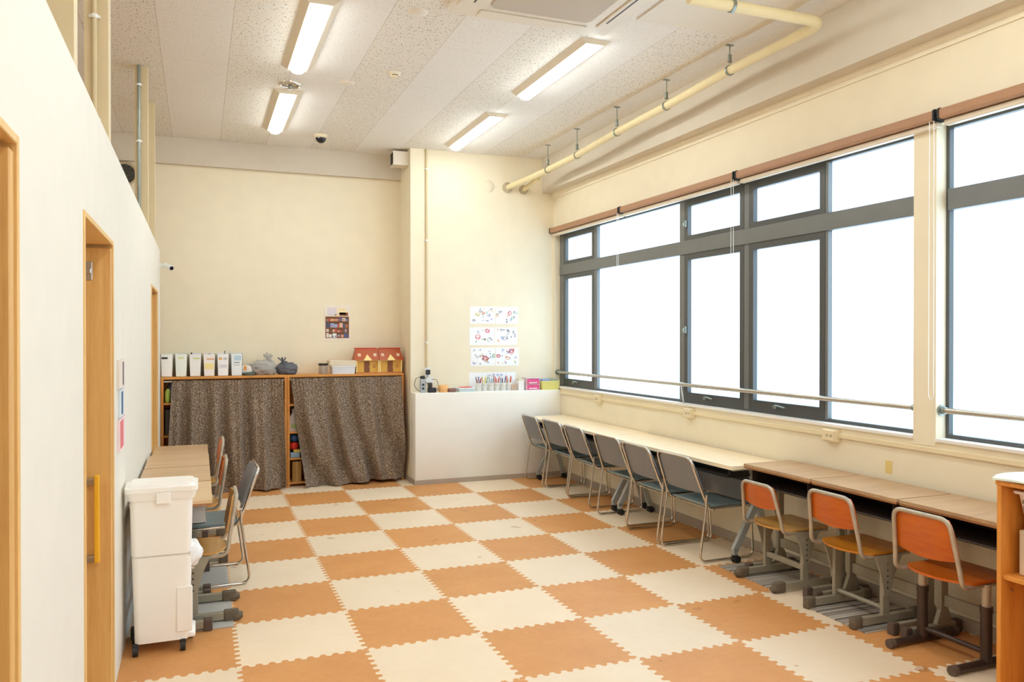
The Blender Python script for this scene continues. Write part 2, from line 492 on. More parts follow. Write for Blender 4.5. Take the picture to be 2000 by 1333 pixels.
# ---------------------------------------------------------------- doors
def doorway(name, d, handle):
    r = struct_empty(name, (XL, d[0], 0))
    w = d[1]-d[0]
    f = MB(); t = 0.02
    f.rbox(-0.118, 0.006, 0, t, 0, DH, 0.002, 1); f.rbox(-0.118, 0.006, w-t, w, 0, DH, 0.002, 1)
    f.rbox(-0.118, 0.006, t, w-t, DH-t, DH, 0.002, 1)
    f.build('door_frame', M['wood_frame'], r)
    l = MB(); l.rbox(-0.118-0.78, -0.0005, w-t-0.042, w-t-0.004, 0.012, DH-t-0.015, 0.003, 1)
    leaf = l.build('door_leaf', M['wood_door'], r)
    yb = w-t-0.042
    if handle:
        h = MB(); h.rbox(-0.064, -0.043, yb-0.045, yb-0.022, 0.60, 0.975, 0.006, 2)
        hd = h.build('handle', M['yellow'], leaf)
        for z in (0.615, 0.945):
            b = MB(); b.rbox(-0.112, -0.060, yb-0.034, yb-0.003, z-0.013, z+0.013, 0.003, 1); b.build('handle_mount', M['steel'], leaf)
        p = MB(); p.rbox(-0.108, -0.072, yb-0.004, yb, 1.805, 1.885, 0.002, 1)
        p.cyl((-0.09, yb-0.006, 1.82), (-0.09, yb, 1.82), 0.005); p.cyl((-0.09, yb-0.006, 1.87), (-0.09, yb, 1.87), 0.005)
        p.rbox(-0.104, -0.076, yb-0.012, yb-0.003, 1.832, 1.858, 0.003, 1)
        p.build('latch_plate', M['steel'], leaf)
    return r
doorway('door_1', D1, False); doorway('door_2', D2, True); doorway('door_3', D3, False)

# ---------------------------------------------------------------- windows
def ring(m, x0, x1, y0, y1, z0, z1, w, wb=None):
    wb = wb or w
    m.box(x0, x1, y0, y0+w, z0, z1); m.box(x0, x1, y1-w, y1, z0, z1)
    m.box(x0, x1, y0+w, y1-w, z0, z0+wb); m.box(x0, x1, y0+w, y1-w, z1-w, z1)
def pane(y0, y1, z0, z1, parent, x=3.722):
    p = MB(); p.box(x, x+0.006, y0, y1, z0, z1); return p.build('pane', M['pane'], parent)
TZ0, TZ1 = 2.262, 2.378
def sash(r, y0, y1, z0, z1, wb):
    s = MB(); ring(s, 3.684, 3.735, y0, y1, z0, z1, 0.05, wb)
    o = s.build('sash', M['alu_dark'], r)
    pane(y0+0.05, y1-0.05, z0+wb, z1-0.05, o)
    return o
def window(name, y0, y1, bays, mulls):
    """y0 < y1; bays: (y0, y1, is_sash)"""
    r = struct_empty(name)
    f = MB(); ring(f, 3.69, 3.78, y0, y1, WZ0+0.015, WZ1, 0.022)
    f.build('window_frame', M['alu_dark'], r)
    t = MB(); t.rbox(3.672, 3.775, y0+0.022, y1-0.022, TZ0, TZ1, 0.004, 1); t.build('transom', M['alu_mid'], r)
    for a, b in mulls:
        q = MB(); q.rbox(3.685, 3.775, a, b, WZ0+0.03, TZ0, 0.003, 1); q.rbox(3.685, 3.775, a, b, TZ1, WZ1-0.02, 0.003, 1)
        q.build('mullion', M['alu_mid'], r)
    for a, b, sh in bays:
        if sh:
            lo = sash(r, a, b, WZ0+0.035, TZ0, 0.07); up = sash(r, a, b, TZ1-0.01, WZ1-0.02, 0.05)
            if sh > 1:
                for so, z in ((lo, 1.62), (up, 2.52)):
                    k = MB(); yy = b-0.028
                    k.rbox(3.668, 3.685, yy-0.012, yy+0.012, z-0.03, z+0.03, 0.003, 1)
                    k.tube(fillet([(3.668, yy, z+0.01), (3.655, yy, z+0.008), (3.652, yy-0.006, z-0.022)], 0.006, 4), 0.006, 8)
                    k.build('latch', M['zinc'], so)
            k = MB(); yy = (a+b)/2+0.08
            k.rbox(3.66, 3.685, yy-0.018, yy+0.018, WZ0+0.06, WZ0+0.085, 0.003, 1)
            k.tube([(3.666, yy-0.01, WZ0+0.085), (3.655, yy-0.12, WZ0+0.075)], 0.006, 8)
            k.build('handle', M['zinc'], lo)
        else:
            pane(a, b, WZ0+0.035, TZ0, r); pane(a, b, TZ1, WZ1-0.02, r)
    return r
window('window_1', WY1, WY0,
       [(-0.685, 0.066, 1), (-2.285, -0.75, 0), (-3.16, -2.36, 2), (-4.005, -3.22, 1), (WY1+0.02, -4.03, 0)],
       [(0.066, 0.148), (-0.75, -0.685), (-2.36, -2.285), (-3.22, -3.16), (-4.03, -4.005)])
window('window_2', WY3, WY2,
       [(-6.4, WY2-0.02, 0), (-7.2, -6.46, 1), (-8.0, -7.26, 1), (WY3+0.02, -8.06, 0)],
       [(-6.46, -6.4), (-7.26, -7.2), (-8.06, -8.0)])

# roller blinds, fully drawn up
bl = [(-1.455, 0.15), (-3.215, -1.475), (-4.965, -3.235), (-6.715, -4.985), (-8.465, -6.735)]
labs = ['brown blind case above the window, next to the back corner', 'brown blind case above the window, second from the back corner',
        'brown blind case ending at the window pillar', 'brown blind case starting at the window pillar and running out of the picture', None]
for (a, b), lb in zip(bl, labs):
    if lb is None: continue
    t = thing('roller_blind', lb, 'blind', (3.59, (a+b)/2, 2.74), 0, 'brown roller blinds above the windows')
    h = (b-a)/2
    c = MB(); c.prism(rrect(-0.045, 0.026, 0.0, 0.056, 0.012), 'y', -h+0.008, h-0.008); c.build('blind_case', M['blind'], t)
    for ya in (-h, h-0.01):
        e = MB(); e.prism(rrect(-0.05, 0.03, -0.004, 0.060, 0.012), 'y', ya, ya+0.01); e.build('end_cap', M['black'], t)
    q = MB(); q.rbox(-0.012, 0.029, -h+0.012, h-0.012, -0.034, -0.004, 0.004, 1); q.build('bottom_rail', M['blind_rail'], t)
    ch = MB(); yy = -h+0.02
    ch.tube(fillet([(-0.04, yy+0.014, 0), (-0.04, yy+0.016, -1.5), (-0.04, yy, -1.53), (-0.04, yy-0.016, -1.5), (-0.04, yy-0.014, 0)], 0.02, 5), 0.0022, 6)
    ch.build('pull_chain', M['white'], t)

# grab rails in front of the panes
def rail(y0, y1, label, br):
    t = thing('handrail', label, 'handrail', (3.655, y1, 1.155))
    L = y1-y0
    p = MB(); p.cyl((0, -L+0.004, 0), (0, -0.004, 0), 0.0165, 14); p.build('rail', M['steel'], t)
    for y in (-0.001, -L+0.009):
        f = MB(); f.cyl((0, y-0.008, 0), (0, y, 0), 0.030, 18); f.cyl((0, y-0.03 if y > -0.1 else y-0.008, 0), (0, y if y > -0.1 else y+0.024, 0), 0.021, 14); f.build('flange', M['zinc'], t)
    for yb in br:
        b = MB(); b.tube(fillet([(0, yb-y1, -0.012), (-0.002, yb-y1-0.01, -0.05), (-0.012, yb-y1-0.055, -0.1555)], 0.02, 4), 0.007, 8)
        b.cyl((0, yb-y1-0.02, 0), (0, yb-y1+0.02, 0), 0.0185, 14)
        b.build('bracket', M['steel'], t)
rail(WY1, WY0, 'long round steel rail across the five-bay window', [-2.36])
rail(WY3, WY2, 'round steel rail starting right of the window pillar', [-7.2])

# surface cable duct and outlets under the sill
d = MB(); d.rbox(XR-0.016, XR, YF+0.02, -0.012, 0.918, 0.948, 0.003, 1)
d = d.build('cable_duct', M['plate']); tag(d, 'narrow cream cable duct running along the wall below the windows', 'cable duct')
for y, lb in ((-0.946, 'cream wall outlet box below the window nearest the back corner'), (-2.56, 'cream wall outlet box below the rail bracket'), (-4.153, 'cream wall outlet box left of the window pillar')):
    t = thing('wall_outlet', lb, 'outlet', (XR, y, 0.93), 0, 'outlet boxes on the cable duct')
    b = MB(); b.rbox(-0.045, 0, -0.06, 0.06, -0.038, 0.04, 0.005, 2); b.build('outlet_box', M['plate'], t)
    b = MB(); b.rbox(-0.05, -0.044, -0.054, 0.04, -0.032, 0.034, 0.003, 1); p = b.build('cover_plate', M['plate'], t)
    for k in (-0.03, 0.005):
        s = MB()
        for q in (-0.006, 0.006): s.box(-0.0508, -0.0495, k+q-0.0015, k+q+0.0015, -0.008, 0.008)
        s.build('socket', M['black'], p)
tp = MB(); tp.rbox(XR-0.002, XR, -4.62, -4.57, 0.755, 0.83, 0.0005, 1)
tag(tp.build('tape_patch', colour('yellowed_tape', (230, 204, 130))), 'small yellowed tape patch on the wall above the small desks', 'tape')

# ---------------------------------------------------------------- ceiling lamps
lab4 = ['ceiling lamp at upper left, near its top edge of the picture', 'left ceiling lamp nearer the back wall', 'right ceiling lamp beside the air conditioner', 'right ceiling lamp nearer the back wall']
lab4 = ['long lit lamp in the left row, the one nearer the camera', 'lit lamp in the left row behind the round ceiling ring', 'long lit lamp in the right row beside the air conditioner', 'lit lamp in the right row nearest the back wall']
proto = None
for i, (x, y0, y1) in enumerate(((0.515, -3.31, -2.0), (0.515, -1.46, -0.05), (2.345, -3.32, -2.01), (2.345, -1.41, -0.06),
                                 (0.515, -6.35, -5.05), (0.515, -8.2, -6.9), (2.345, -6.35, -5.05), (2.345, -8.2, -6.9), (-2.2, -3.3, -2.0), (-2.2, -6.6, -5.3), (0.515, -10.1, -8.8), (2.345, -10.1, -8.8))):
    L = 1.30
    lb = lab4[i] if i < 4 else 'lit ceiling lamp outside the picture'
    if proto is None:
        t = proto = thing('ceiling_lamp', lb, 'ceiling lamp', (x, (y0+y1)/2, ZC), 0, 'long ceiling lamps')
        b = MB()
        b.hexa([(-0.07, -L/2+0.01, -0.032), (0.07, -L/2+0.01, -0.032), (0.07, L/2-0.01, -0.032), (-0.07, L/2-0.01, -0.032)],
               [(-0.115, -L/2, 0), (0.115, -L/2, 0), (0.115, L/2, 0), (-0.115, L/2, 0)])
        b.build('lamp_housing', M['fixture'], t)
        c = MB()
        pr = [(-0.047, -0.030), (-0.045, -0.048), (-0.030, -0.060), (0, -0.065), (0.030, -0.060), (0.045, -0.048), (0.047, -0.030)]
        c.prism(pr, 'y', -L/2+0.03, L/2-0.03, True)
        c.build('lamp_cover', M['tube_light'], t)
    else:
        t = placed(proto, False, lb, (x, (y0+y1)/2, ZC))
    if i >= 4: t['group'] = 'long ceiling lamps beyond the frame'

# ---------------------------------------------------------------- air conditioner
t = thing('air_conditioner', 'square cassette air conditioner with grey grille in the ceiling', 'air conditioner', (1.785, -4.0, ZC))
b = MB(); b.prism(rrect(-0.54, 0.54, -0.54, 0.54, 0.03), 'z', -0.035, 0); b.build('panel', M['ac'], t)
g = MB(); g.prism(rrect(-0.33, 0.34, -0.33, 0.36, 0.05), 'z', -0.043, -0.034); g.build('intake_grille', M['grille'], t)
g = MB(); ring(g, -0.40, 0.40, -0.40, 0.42, -0.046, -0.034, 0.01)
for sx in (-1, 1):
    l = MB(); x = sx*0.465; l.rbox(x-0.055, x+0.055, -0.40, 0.40, -0.047, -0.034, 0.004, 1); lv = l.build('louvre', M['ac'], t)
    s = MB(); xx = sx*0.44; s.box(xx-0.005, xx+0.005, -0.38, 0.31, -0.0485, -0.046); s.build('slot', M['dark'], lv)
    l = MB(); l.rbox(-0.36, 0.36, sx*0.465-0.045, sx*0.465+0.045, -0.044, -0.034, 0.004, 1); l.build('louvre', M['ac'], t)

# ---------------------------------------------------------------- wrapped pipes with hangers
P = [(3.05, 0.2, 3.233), (3.20, -0.22, 3.295), (3.255, -0.45, 3.322), (3.255, -1.16, 3.328), (3.255, -1.96, 3.364), (3.255, -2.75, 3.379), (3.255, -3.53, 3.409), (3.255, -4.46, 3.41), (2.32, -4.46, 3.41)]
t = thing('ceiling_pipe', 'cream wrapped pipe hung below the ceiling along the right beam', 'pipe', (3.05, 0.2, 3.233))
q = [Vector(p)-Vector(P[0]) for p in P]
b = MB(); b.tube(fillet(q, 0.12, 8), 0.031, 16); b.build('pipe_run', M['pipe'], t)
f = MB(); f.lathe([(0.032, 0.0), (0.058, 0.0), (0.058, -0.02), (0.032, -0.024)], (0, 0, 0), 24, 'y'); f.cyl((0, -0.02, 0), (0, 0, 0), 0.056, 24); f.build('wall_flange', M['flange'], t)
t = thing('drain_pipe', 'short pipe with its own flange right of the long ceiling pipe', 'pipe', (3.245, 0.2, 3.223))
b = MB(); b.tube(fillet([(0, 0, 0), (0.0, -0.12, 0.012), (0.015, -0.40, 0.06)], 0.1, 6), 0.026, 14); b.build('pipe_run', M['pipe'], t)
f = MB(); f.cyl((0, -0.02, 0), (0, 0, 0), 0.052, 24); f.cyl((0, -0.035, 0), (0, -0.02, 0), 0.040, 20); f.build('wall_flange', M['flange'], t)
def pipe_z(y):
    for a, b in zip(P[2:7], P[3:8]):
        if a[1] >= y >= b[1]: return a[2]+(b[2]-a[2])*(a[1]-y)/(a[1]-b[1])
    return P[2][2]
names = ['nearest the back wall', 'second from the back wall', 'third from the back wall', 'fourth from the back wall', 'fifth from the back wall']
for y, nm in list(zip((-0.46, -1.16, -1.955, -2.755, -3.56), names))+[(None, 'on the pipe crossing the ceiling panel')]:
    x, yy = (3.255, y) if y is not None else (2.60, -4.46)
    zp = pipe_z(y) if y is not None else 3.41
    t = thing('pipe_hanger', f'small zinc pipe hanger {nm}', 'pipe hanger', (x, yy, ZC), 0 if y is not None else math.pi/2, 'zinc hangers holding the ceiling pipe')
    dz = zp-ZC
    b = MB(); b.prism(rrect(-0.028, 0.028, -0.012, 0.012, 0.004), 'z', -0.006, 0); b.build('ceiling_plate', M['zinc'], t)
    b = MB(); b.cyl((0, 0, dz+0.10), (0, 0, -0.004), 0.0045, 8); b.build('rod', M['zinc'], t)
    b = MB(); b.rbox(-0.012, 0.012, -0.008, 0.008, dz+0.05, dz+0.11, 0.003, 1); b.cyl((-0.016, 0, dz+0.06), (0.016, 0, dz+0.06), 0.006, 8); b.build('turnbuckle', M['zinc'], t)
    arc = [(0.035*math.cos(math.radians(a)), 0, dz+0.035*math.sin(math.radians(a))) for a in range(-120, 241, 12)]
    c = MB()
    for p1, p2 in zip(arc, arc[1:]): c.bar(p1, p2, 0.018, 0.004, (p1[0], 0, p1[2]-dz))
    c.build('clamp', M['zinc'], t)

# ---------------------------------------------------------------- small things on ceiling and walls
t = thing('smoke_detector', 'small pale detector on the ceiling between the lamp rows', 'detector', (1.224, -2.139, ZC))
b = MB(); b.lathe([(0.0, -0.012), (0.046, -0.012), (0.050, 0)], seg=24); b.build('base', M['fixture'], t)
b = MB(); b.lathe([(0.0, -0.034), (0.020, -0.034), (0.026, -0.026), (0.030, -0.012)], seg=20); hd = b.build('sensor_head', M['plate'], t)
for k in range(5):
    a = -2.3+k*0.38; b = MB(); b.rbox(0.0275*math.cos(a)-0.003, 0.0275*math.cos(a)+0.003, 0.0275*math.sin(a)-0.003, 0.0275*math.sin(a)+0.003, -0.026, -0.018, 0.0005, 1); b.build('slot', M['dark'], hd)
t = thing('dome_camera', 'dark dome camera on the ceiling near the back wall', 'camera', (0.97, 0.0, ZC))
b = MB(); b.lathe([(0.0, -0.03), (0.062, -0.03), (0.066, 0)], seg=28); b.build('base', M['plate'], t)
b = MB(); b.lathe([(0.052*math.cos(a), -0.03-0.052*math.sin(a)) for a in [i*math.pi/16 for i in range(9)]], seg=28); b.build('dome', M['dark_glass'], t)
t = thing('ceiling_ring', 'round chrome-edged ring on the ceiling between the left lamps', 'ceiling fitting', (0.512, -1.56, ZC))
b = MB(); b.lathe([(0.068, -0.002), (0.068, -0.014), (0.076, -0.02), (0.086, -0.012), (0.088, 0)], seg=32); b.build('rim', M['chrome'], t)
b = MB(); b.lathe([(0.0, -0.005), (0.067, -0.005), (0.068, -0.001)], seg=24); b.build('plate', M['flange'], t)
b = MB(); b.lathe([(0.0, -0.045), (0.012, -0.042), (0.016, -0.02), (0.016, -0.006)], (0, -0.0, 0), 14); b.build('nozzle', M['zinc'], t)
for x, y, lb in ((1.1, -3.32, 'round flush ceiling cover near the air conditioner'), (0.93, -1.76, 'round flush ceiling cover between detector and left lamps')):
    b = MB(); b.lathe([(0.0, -0.008), (0.055, -0.008), (0.062, 0)], seg=28)
    o = b.build('ceiling_cover', M['ac']); o.location = (x, y, ZC); tag(o, lb, 'ceiling cover', 'round flush ceiling covers')
t = thing('speaker_box', 'small box with dark grille high on the left side of the pier', 'vent box', (1.94, 0.36, 3.485))
b = MB(); ring(b, -0.17, -0.15, -0.085, 0.085, -0.075, 0.075, 0.008); b.rbox(-0.152, 0, -0.085, 0.085, -0.075, 0.075, 0.003, 1); b.build('housing', M['ac'], t)
b = MB(); b.box(-0.160, -0.155, -0.077, 0.077, -0.067, 0.067)
for k in range(9): b.box(-0.164, -0.156, -0.076, 0.076, -0.062+k*0.0145, -0.056+k*0.0145)
b.build('grille', M['dark'], t)
t = thing('wall_vent', 'round dark louvred vent on the back wall above the partition', 'vent', (-0.86, YB-0.001, 3.19))
b = MB(); b.lathe([(0.118, 0.0), (0.122, -0.02), (0.105, -0.028), (0.095, -0.012)], seg=32, axis='y'); b.build('rim', M['flange'], t)
b = MB(); b.cyl((0, -0.008, 0), (0, -0.001, 0), 0.098, 28); b.build('back_plate', M['dark'], t)
for k in range(-5, 6):
    z = k*0.017; w = math.sqrt(max(0.0001, 0.098**2-z*z))-0.004
    b = MB(); b.hexa([(-w, -0.024, z-0.006), (w, -0.024, z-0.006), (w, -0.009, z), (-w, -0.009, z)],
                     [(-w, -0.024, z-0.003), (w, -0.024, z-0.003), (w, -0.009, z+0.003), (-w, -0.009, z+0.003)])
    b.build('slat', M['zinc'], t)
o = MB(); o.lathe([(0.0, -0.012), (0.06, -0.012), (0.066, 0)], seg=30, axis='y')
o = o.build('wall_cover', M['wall_cream'], loc=(2.833, 0.2, 3.235)); tag(o, 'round cream cover on the wall left of the pipe flanges', 'wall cover')
t = thing('bullet_camera', 'small white bullet camera at the far end of the partition', 'camera', (XL, 0.22, 2.24))
b = MB(); b.cyl((0, 0, 0), (0.012, 0, 0), 0.032, 20); b.tube(fillet([(0.01, 0, 0), (0.05, -0.005, 0.01), (0.085, -0.01, -0.01)], 0.02, 4), 0.011, 10); b.build('mount', M['white'], t)
b = MB(); b.tube([(0.05, 0.03, 0.012), (0.085, -0.02, -0.006), (0.108, -0.055, -0.020)], 0.027, 18); b.build('camera_body', M['white'], t)
b = MB(); b.cyl((0.106, -0.053, -0.019), (0.1125, -0.0615, -0.0225), 0.019, 16); b.build('lens', M['dark_glass'], t)
# conduits
def conduit(name, label, p0, p1, r, mat, clamps, out):
    t = thing(name, label, 'conduit', p0)
    b = MB(); b.cyl((0, 0, 0), Vector(p1)-Vector(p0), r, 12); b.build('pipe_run', mat, t)
    for z in clamps:
        c = MB(); c.cyl((0, 0, z-p0[2]-0.008), (0, 0, z-p0[2]+0.008), r+0.004, 12); c.bar(Vector(out)*0.0, Vector(out), 0.014, 0.014) if False else None
        c.box(-r-0.012, r+0.012, min(0, out[1]), max(0, out[1]), z-p0[2]-0.006, z-p0[2]+0.006)
        c.build('clamp', M['white'], t)
conduit('wall_conduit', 'thin cream conduit running up the pier above the power adapters', (2.115, 0.186, 1.23), (2.115, 0.186, ZC-0.001), 0.012, M['post'], (3.37, 2.6, 1.5), (0, 0.013, 0))
conduit('post_conduit', 'grey-green conduit on the post nearest the back corner but one', (-0.585, -1.615, PZ), (-0.585, -1.615, ZC-0.001), 0.011, M['zinc'], (3.44, 3.02), (0, 0.016, 0))
conduit('post_conduit', 'pale corrugated conduit on the post above the middle doorway', (-0.575, -4.432, PZ), (-0.575, -4.432, ZC-0.001), 0.009, M['post'], (2.47, 2.9), (0, 0.016, 0))
# notices on the partition
for (y0, y1, z0, z1, parts, lb) in (
        (-4.10, -3.78, 1.32, 1.455, [(0.0, 1, (226, 214, 204)), (0.52, 0.66, (104, 98, 104))], 'topmost notice on the partition beside the middle doorway, grey with a dark stripe'),
        (-4.06, -3.86, 1.185, 1.315, [(0.0, 1, (214, 222, 228)), (0.3, 0.62, (64, 100, 140))], 'blue striped notice on the partition, below the grey one'),
        (-4.09, -3.80, 1.03, 1.18, [(0.0, 1, (238, 214, 216)), (0.1, 0.6, (222, 120, 124))], 'pink notice on the partition, lowest of the three')):
    t = thing('wall_notice', lb, 'notice', (XL, (y0+y1)/2, z0), 0, 'notices beside the middle doorway')
    h = (y1-y0)/2
    for k, (a, b_, c) in enumerate(parts):
        m = MB(); m.box(0.0, 0.012+0.002*k, -h+2*h*a, -h+2*h*b_, 0.012*k, z1-z0-0.012*k)
        m.build('sheet' if k == 0 else 'print', colour('notice_%d_%d_%d' % c, c, 0.7), t)

# ================================================================ furniture
# ---------------------------------------------------------------- stacking chairs (face +x, origin on the floor)
def make_stacking_chair():
    t = thing('stacking_chair', 'x', 'chair', group='grey stacking chairs')
    r = 0.0085
    # tube 1: seat sides, back uprights and top bow
    ys = 0.228
    side = lambda s: [(0.180, s*ys, 0.370), (-0.175, s*ys, 0.370), (-0.212, s*ys, 0.435), (-0.318, s*0.205, 0.722)]
    a, b = side(-1), side(1)[::-1]
    f = MB(); f.tube(fillet(a+b, 0.055, 7), r, 10); f.build('back_frame', M['chrome'], t)
    for s in (-1, 1):
        l = MB()
        l.tube(fillet([(-0.205, s*0.2385, 0.47), (-0.208, s*0.2385, 0.39), (-0.262, s*0.2385, 0.0095), (0.198, s*0.2385, 0.0095), (0.175, s*0.2385, 0.364)], 0.05, 7), r, 10)
        l.build('sled_leg', M['chrome'], t)
        g = MB()
        for x in (-0.19, 0.17): g.cyl((x, s*0.2385, 0.0), (x+0.03, s*0.2385, 0.0), 0.0105, 8) if False else g.rbox(x, x+0.03, s*0.2385-0.008, s*0.2385+0.008, 0.0, 0.006, 0.001, 1)
    for x, z in ((0.172, 0.353), (-0.14, 0.358)):
        c = MB(); c.cyl((x, -0.238, z), (x, 0.238, z), 0.007, 8); c.build('cross_bar', M['chrome'], t)
    # seat shell
    def seat(u, v):
        x = -0.185+0.388*u; w = 0.212-0.012*u
        k = min(1, min(u, 1-u)/0.10); w *= (0.90+0.10*math.sin(k*math.pi/2))
        y = (2*v-1)*w
        dip = -0.012*math.cos((2*v-1)*math.pi/2)*math.sin(min(1, u*1.2)*math.pi)
        return (x, y, 0.387+dip-0.02*max(0, u-0.8)/0.2*0.6+0.012*max(0, 0.12-u)/0.12)
    m = MB(); m.slab(seat, 14, 12, (0, 0, -0.014)); m.build('seat', M['fab_seat'], t)
    def back(u, v):
        h = v; z = 0.474+0.240*h
        x0 = -0.212-0.106*(z-0.445)/0.277
        w = 0.212-0.018*h
        k = min(1, min(h+0.02, 1.0-h)/0.16) if h > 0.5 else min(1, (h+0.06)/0.2)
        w *= (0.88+0.12*math.sin(k*math.pi/2))
        y = (2*u-1)*w
        x = x0-0.018*math.cos((2*u-1)*math.pi/2)+0.006
        return (x, y, z)
    m = MB(); m.slab(back, 14, 12, (0.016, 0, 0.003)); m.build('backrest', M['fab_back'], t)
    return t
sc_ = make_stacking_chair()
gray = [(3.285, -3.29, 0.03, 'grey stacking chair pushed furthest out, next to the small wooden desks'),
        (3.285, -2.765, -0.02, 'fifth grey stacking chair from the back corner, mostly behind the last one'),
        (3.33, -2.185, 0.03, 'fourth grey stacking chair from the back corner, beside the table legs at the joint'),
        (3.38, -1.46, -0.03, 'third grey stacking chair from the back corner'),
        (3.405, -0.89, 0.02, 'second grey stacking chair from the back corner'),
        (3.395, -0.36, -0.02, 'grey stacking chair nearest the low white wall')]
for i, (x, y, rz, lb) in enumerate(gray):
    placed(sc_, i == 0, lb, (x, y, 0), rz)
c = placed(sc_, False, 'lone grey stacking chair at the desks along the left partition', (-0.142, -2.645, 0), math.pi+0.03)

# ---------------------------------------------------------------- school chairs (face +x)
def plywood_seat(m, w, x0, x1, z):
    """x0 rear (bowed), x1 front"""
    pts = []
    n = 14
    for i in range(n+1):
        v = -1+2*i/n
        pts.append((x0+0.075*abs(v)**2.2, v*w))
    pts = [p for p in pts]
    outline = fillet([(p[0], p[1], 0) for p in pts]+[(x1, w*0.97, 0), (x1, -w*0.97, 0)], 0.03, 4, True)
    outline = [(p[0], p[1]) for p in outline]
    m.prism(outline, 'z', z-0.012, z)
def school_chair(name_label, loc, rz, zs, zt, ply_seat, ply_back, kind, back_h, wtop=0.155):
    t = thing('school_chair', name_label, 'chair', loc, rz, 'wooden school chairs')
    w = 0.185
    paint = M['grey_paint'] if kind != 'round' else M['brown_paint']
    # foot bars, posts
    for s in (-1, 1):
        y = s*0.175
        leg = MB()
        if kind == 'round':
            leg.cyl((-0.245, y, 0.024), (0.20, y, 0.024), 0.020, 14)
            o = leg.build('foot_bar', paint, t)
            for xa, xb in ((-0.262, -0.232), (0.185, 0.215)):
                k = MB(); k.cyl((xa, y, 0.024), (xb, y, 0.024), 0.0235, 14); k.build('rubber_cap', M['rubber_dark'], o)
            p = MB(); p.tube([(-0.03, y, 0.03), (-0.03, y, 0.27)], 0.026, 16); p.tube([(-0.03, y, 0.265), (-0.03, y, 0.292)], 0.029, 16)
            p.build('lower_post', paint, t)
            p = MB(); p.cyl((-0.03, y, 0.28), (-0.03, y, zs-0.018), 0.021, 16); p.build('upper_post', M['tube_paint'], t)
        else:
            leg.rbox(-0.235, 0.20, y-0.015, y+0.015, 0.012, 0.056, 0.004, 2)
            o = leg.build('foot_bar', paint, t)
            if kind == 'long_cap':
                for xa, xb in ((-0.285, -0.185), (0.16, 0.225)):
                    k = MB(); k.rbox(xa+0.02, xb, y-0.021, y+0.021, 0.0, 0.064, 0.010, 3); k.tube([(xa, y, 0.027), (xa+0.012, y, 0.027), (xa+0.05, y, 0.027)], [0.014, 0.022, 0.024], 14)
                    k.build('rubber_cap', M['rubber'], o)
            else:
                for xa, xb in ((-0.262, -0.20), (0.165, 0.22)):
                    k = MB(); k.rbox(xa, xb, y-0.021, y+0.021, 0.0, 0.066, 0.007, 2); k.build('rubber_cap', M['rubber'], o)
            p = MB(); p.rbox(-0.055, -0.005, y-0.0125, y+0.0125, 0.054, zs-0.03, 0.003, 1); p.build('post', paint, t)
            zb = 0.16
            p = MB(); yy = s*0.192
            n = 8; prof = []
            for i in range(n+1):
                u = i/n; prof.append((-0.054-0.065*u**1.7, zb+(zs-0.016-zb)*u))
            prof2 = [(-0.006+0.085*(i/n)**1.7, zb+(zs-0.016-zb)*i/n) for i in range(n+1)]
            p.prism(prof+prof2[::-1], 'y', min(yy-0.004, yy+0.004), max(yy-0.004, yy+0.004))
            br = p.build('bracket', paint, t)
            for k in range(5):
                h = MB(); z = zs-0.065-0.032*k; ya = s*0.1955
                h.cyl((-0.03, ya, z), (-0.03, ya+s*0.002, z), 0.0055 if k else 0.008, 10)
                h.build('bolt_hole' if k else 'bolt', M['dark'] if k else M['chrome'], br)
    st = MB()
    if kind == 'long_cap': st.rbox(-0.045, -0.025, -0.165, 0.165, 0.115, 0.150, 0.003, 1)
    elif kind == 'round': st.cyl((-0.03, -0.16, 0.075), (-0.03, 0.16, 0.075), 0.0135, 12)
    else: st.cyl((-0.03, -0.165, 0.085), (-0.03, 0.165, 0.085), 0.013, 12)
    st.build('stretcher', paint, t)
    # bent tube
    r = 0.011
    wt = w+0.004
    side = lambda s: [(0.16, s*(w-0.025), zs-0.024), (-0.10, s*(w-0.012), zs-0.024), (-0.205, s*wt, zs-0.018), (-0.215, s*(0.3*wtop+0.7*wt), zs+0.07), (-0.255, s*wtop, zt)]
    f = MB(); f.tube(fillet(side(-1)+side(1)[::-1], 0.06, 8), r, 12); f.build('tube_frame', M['tube_paint'], t)
    for s in (-1, 1): pass
    # backrest plywood in front of the tube
    z1 = zt-0.004; z0 = zt-back_h
    def back(u, v):
        q = 2*u-1
        z = z0+(z1-z0)*v
        lower = z0+0.022*(1-abs(q)**1.6)*-1
        z = lower+(z1-lower)*v
        hz = max(0.0, (z-zs-0.07)/(zt-zs-0.07)); ww = (0.3*wtop+0.7*wt)*(1-hz)+wtop*hz-0.002
        if v > 0.6: ww *= 1-0.10*((v-0.6)/0.4)**2.5
        x = -0.215-0.04*(z-zs-0.07)/(zt-zs-0.07)+0.013-0.016*math.cos(q*math.pi/2)*0.9
        return (x, q*ww, z)
    m = MB(); m.slab(back, 16, 8, (0.010, 0, 0.0)); m.build('backrest', ply_back, t)
    m = MB(); plywood_seat(m, w, -0.205, 0.165, zs); m.build('seat', ply_seat, t)
    return t
school_chair('small school chair with honey wooden seat, next to the last grey chair', (3.345, -4.06, 0), 0.0, 0.375, 0.638, M['ply_honey'], M['ply_orange'], 'long_cap', 0.135, 0.142)
school_chair('middle school chair with yellow-orange seat and grey post frame', (3.325, -4.70, 0), 0.0, 0.395, 0.692, M['ply_amber'], M['ply_orange'], 'cap', 0.165)
school_chair('school chair with dark brown lower posts beside the wooden cabinet', (3.305, -5.315, 0), 0.02, 0.415, 0.712, M['ply_orange'], M['ply_orange'], 'round', 0.195)
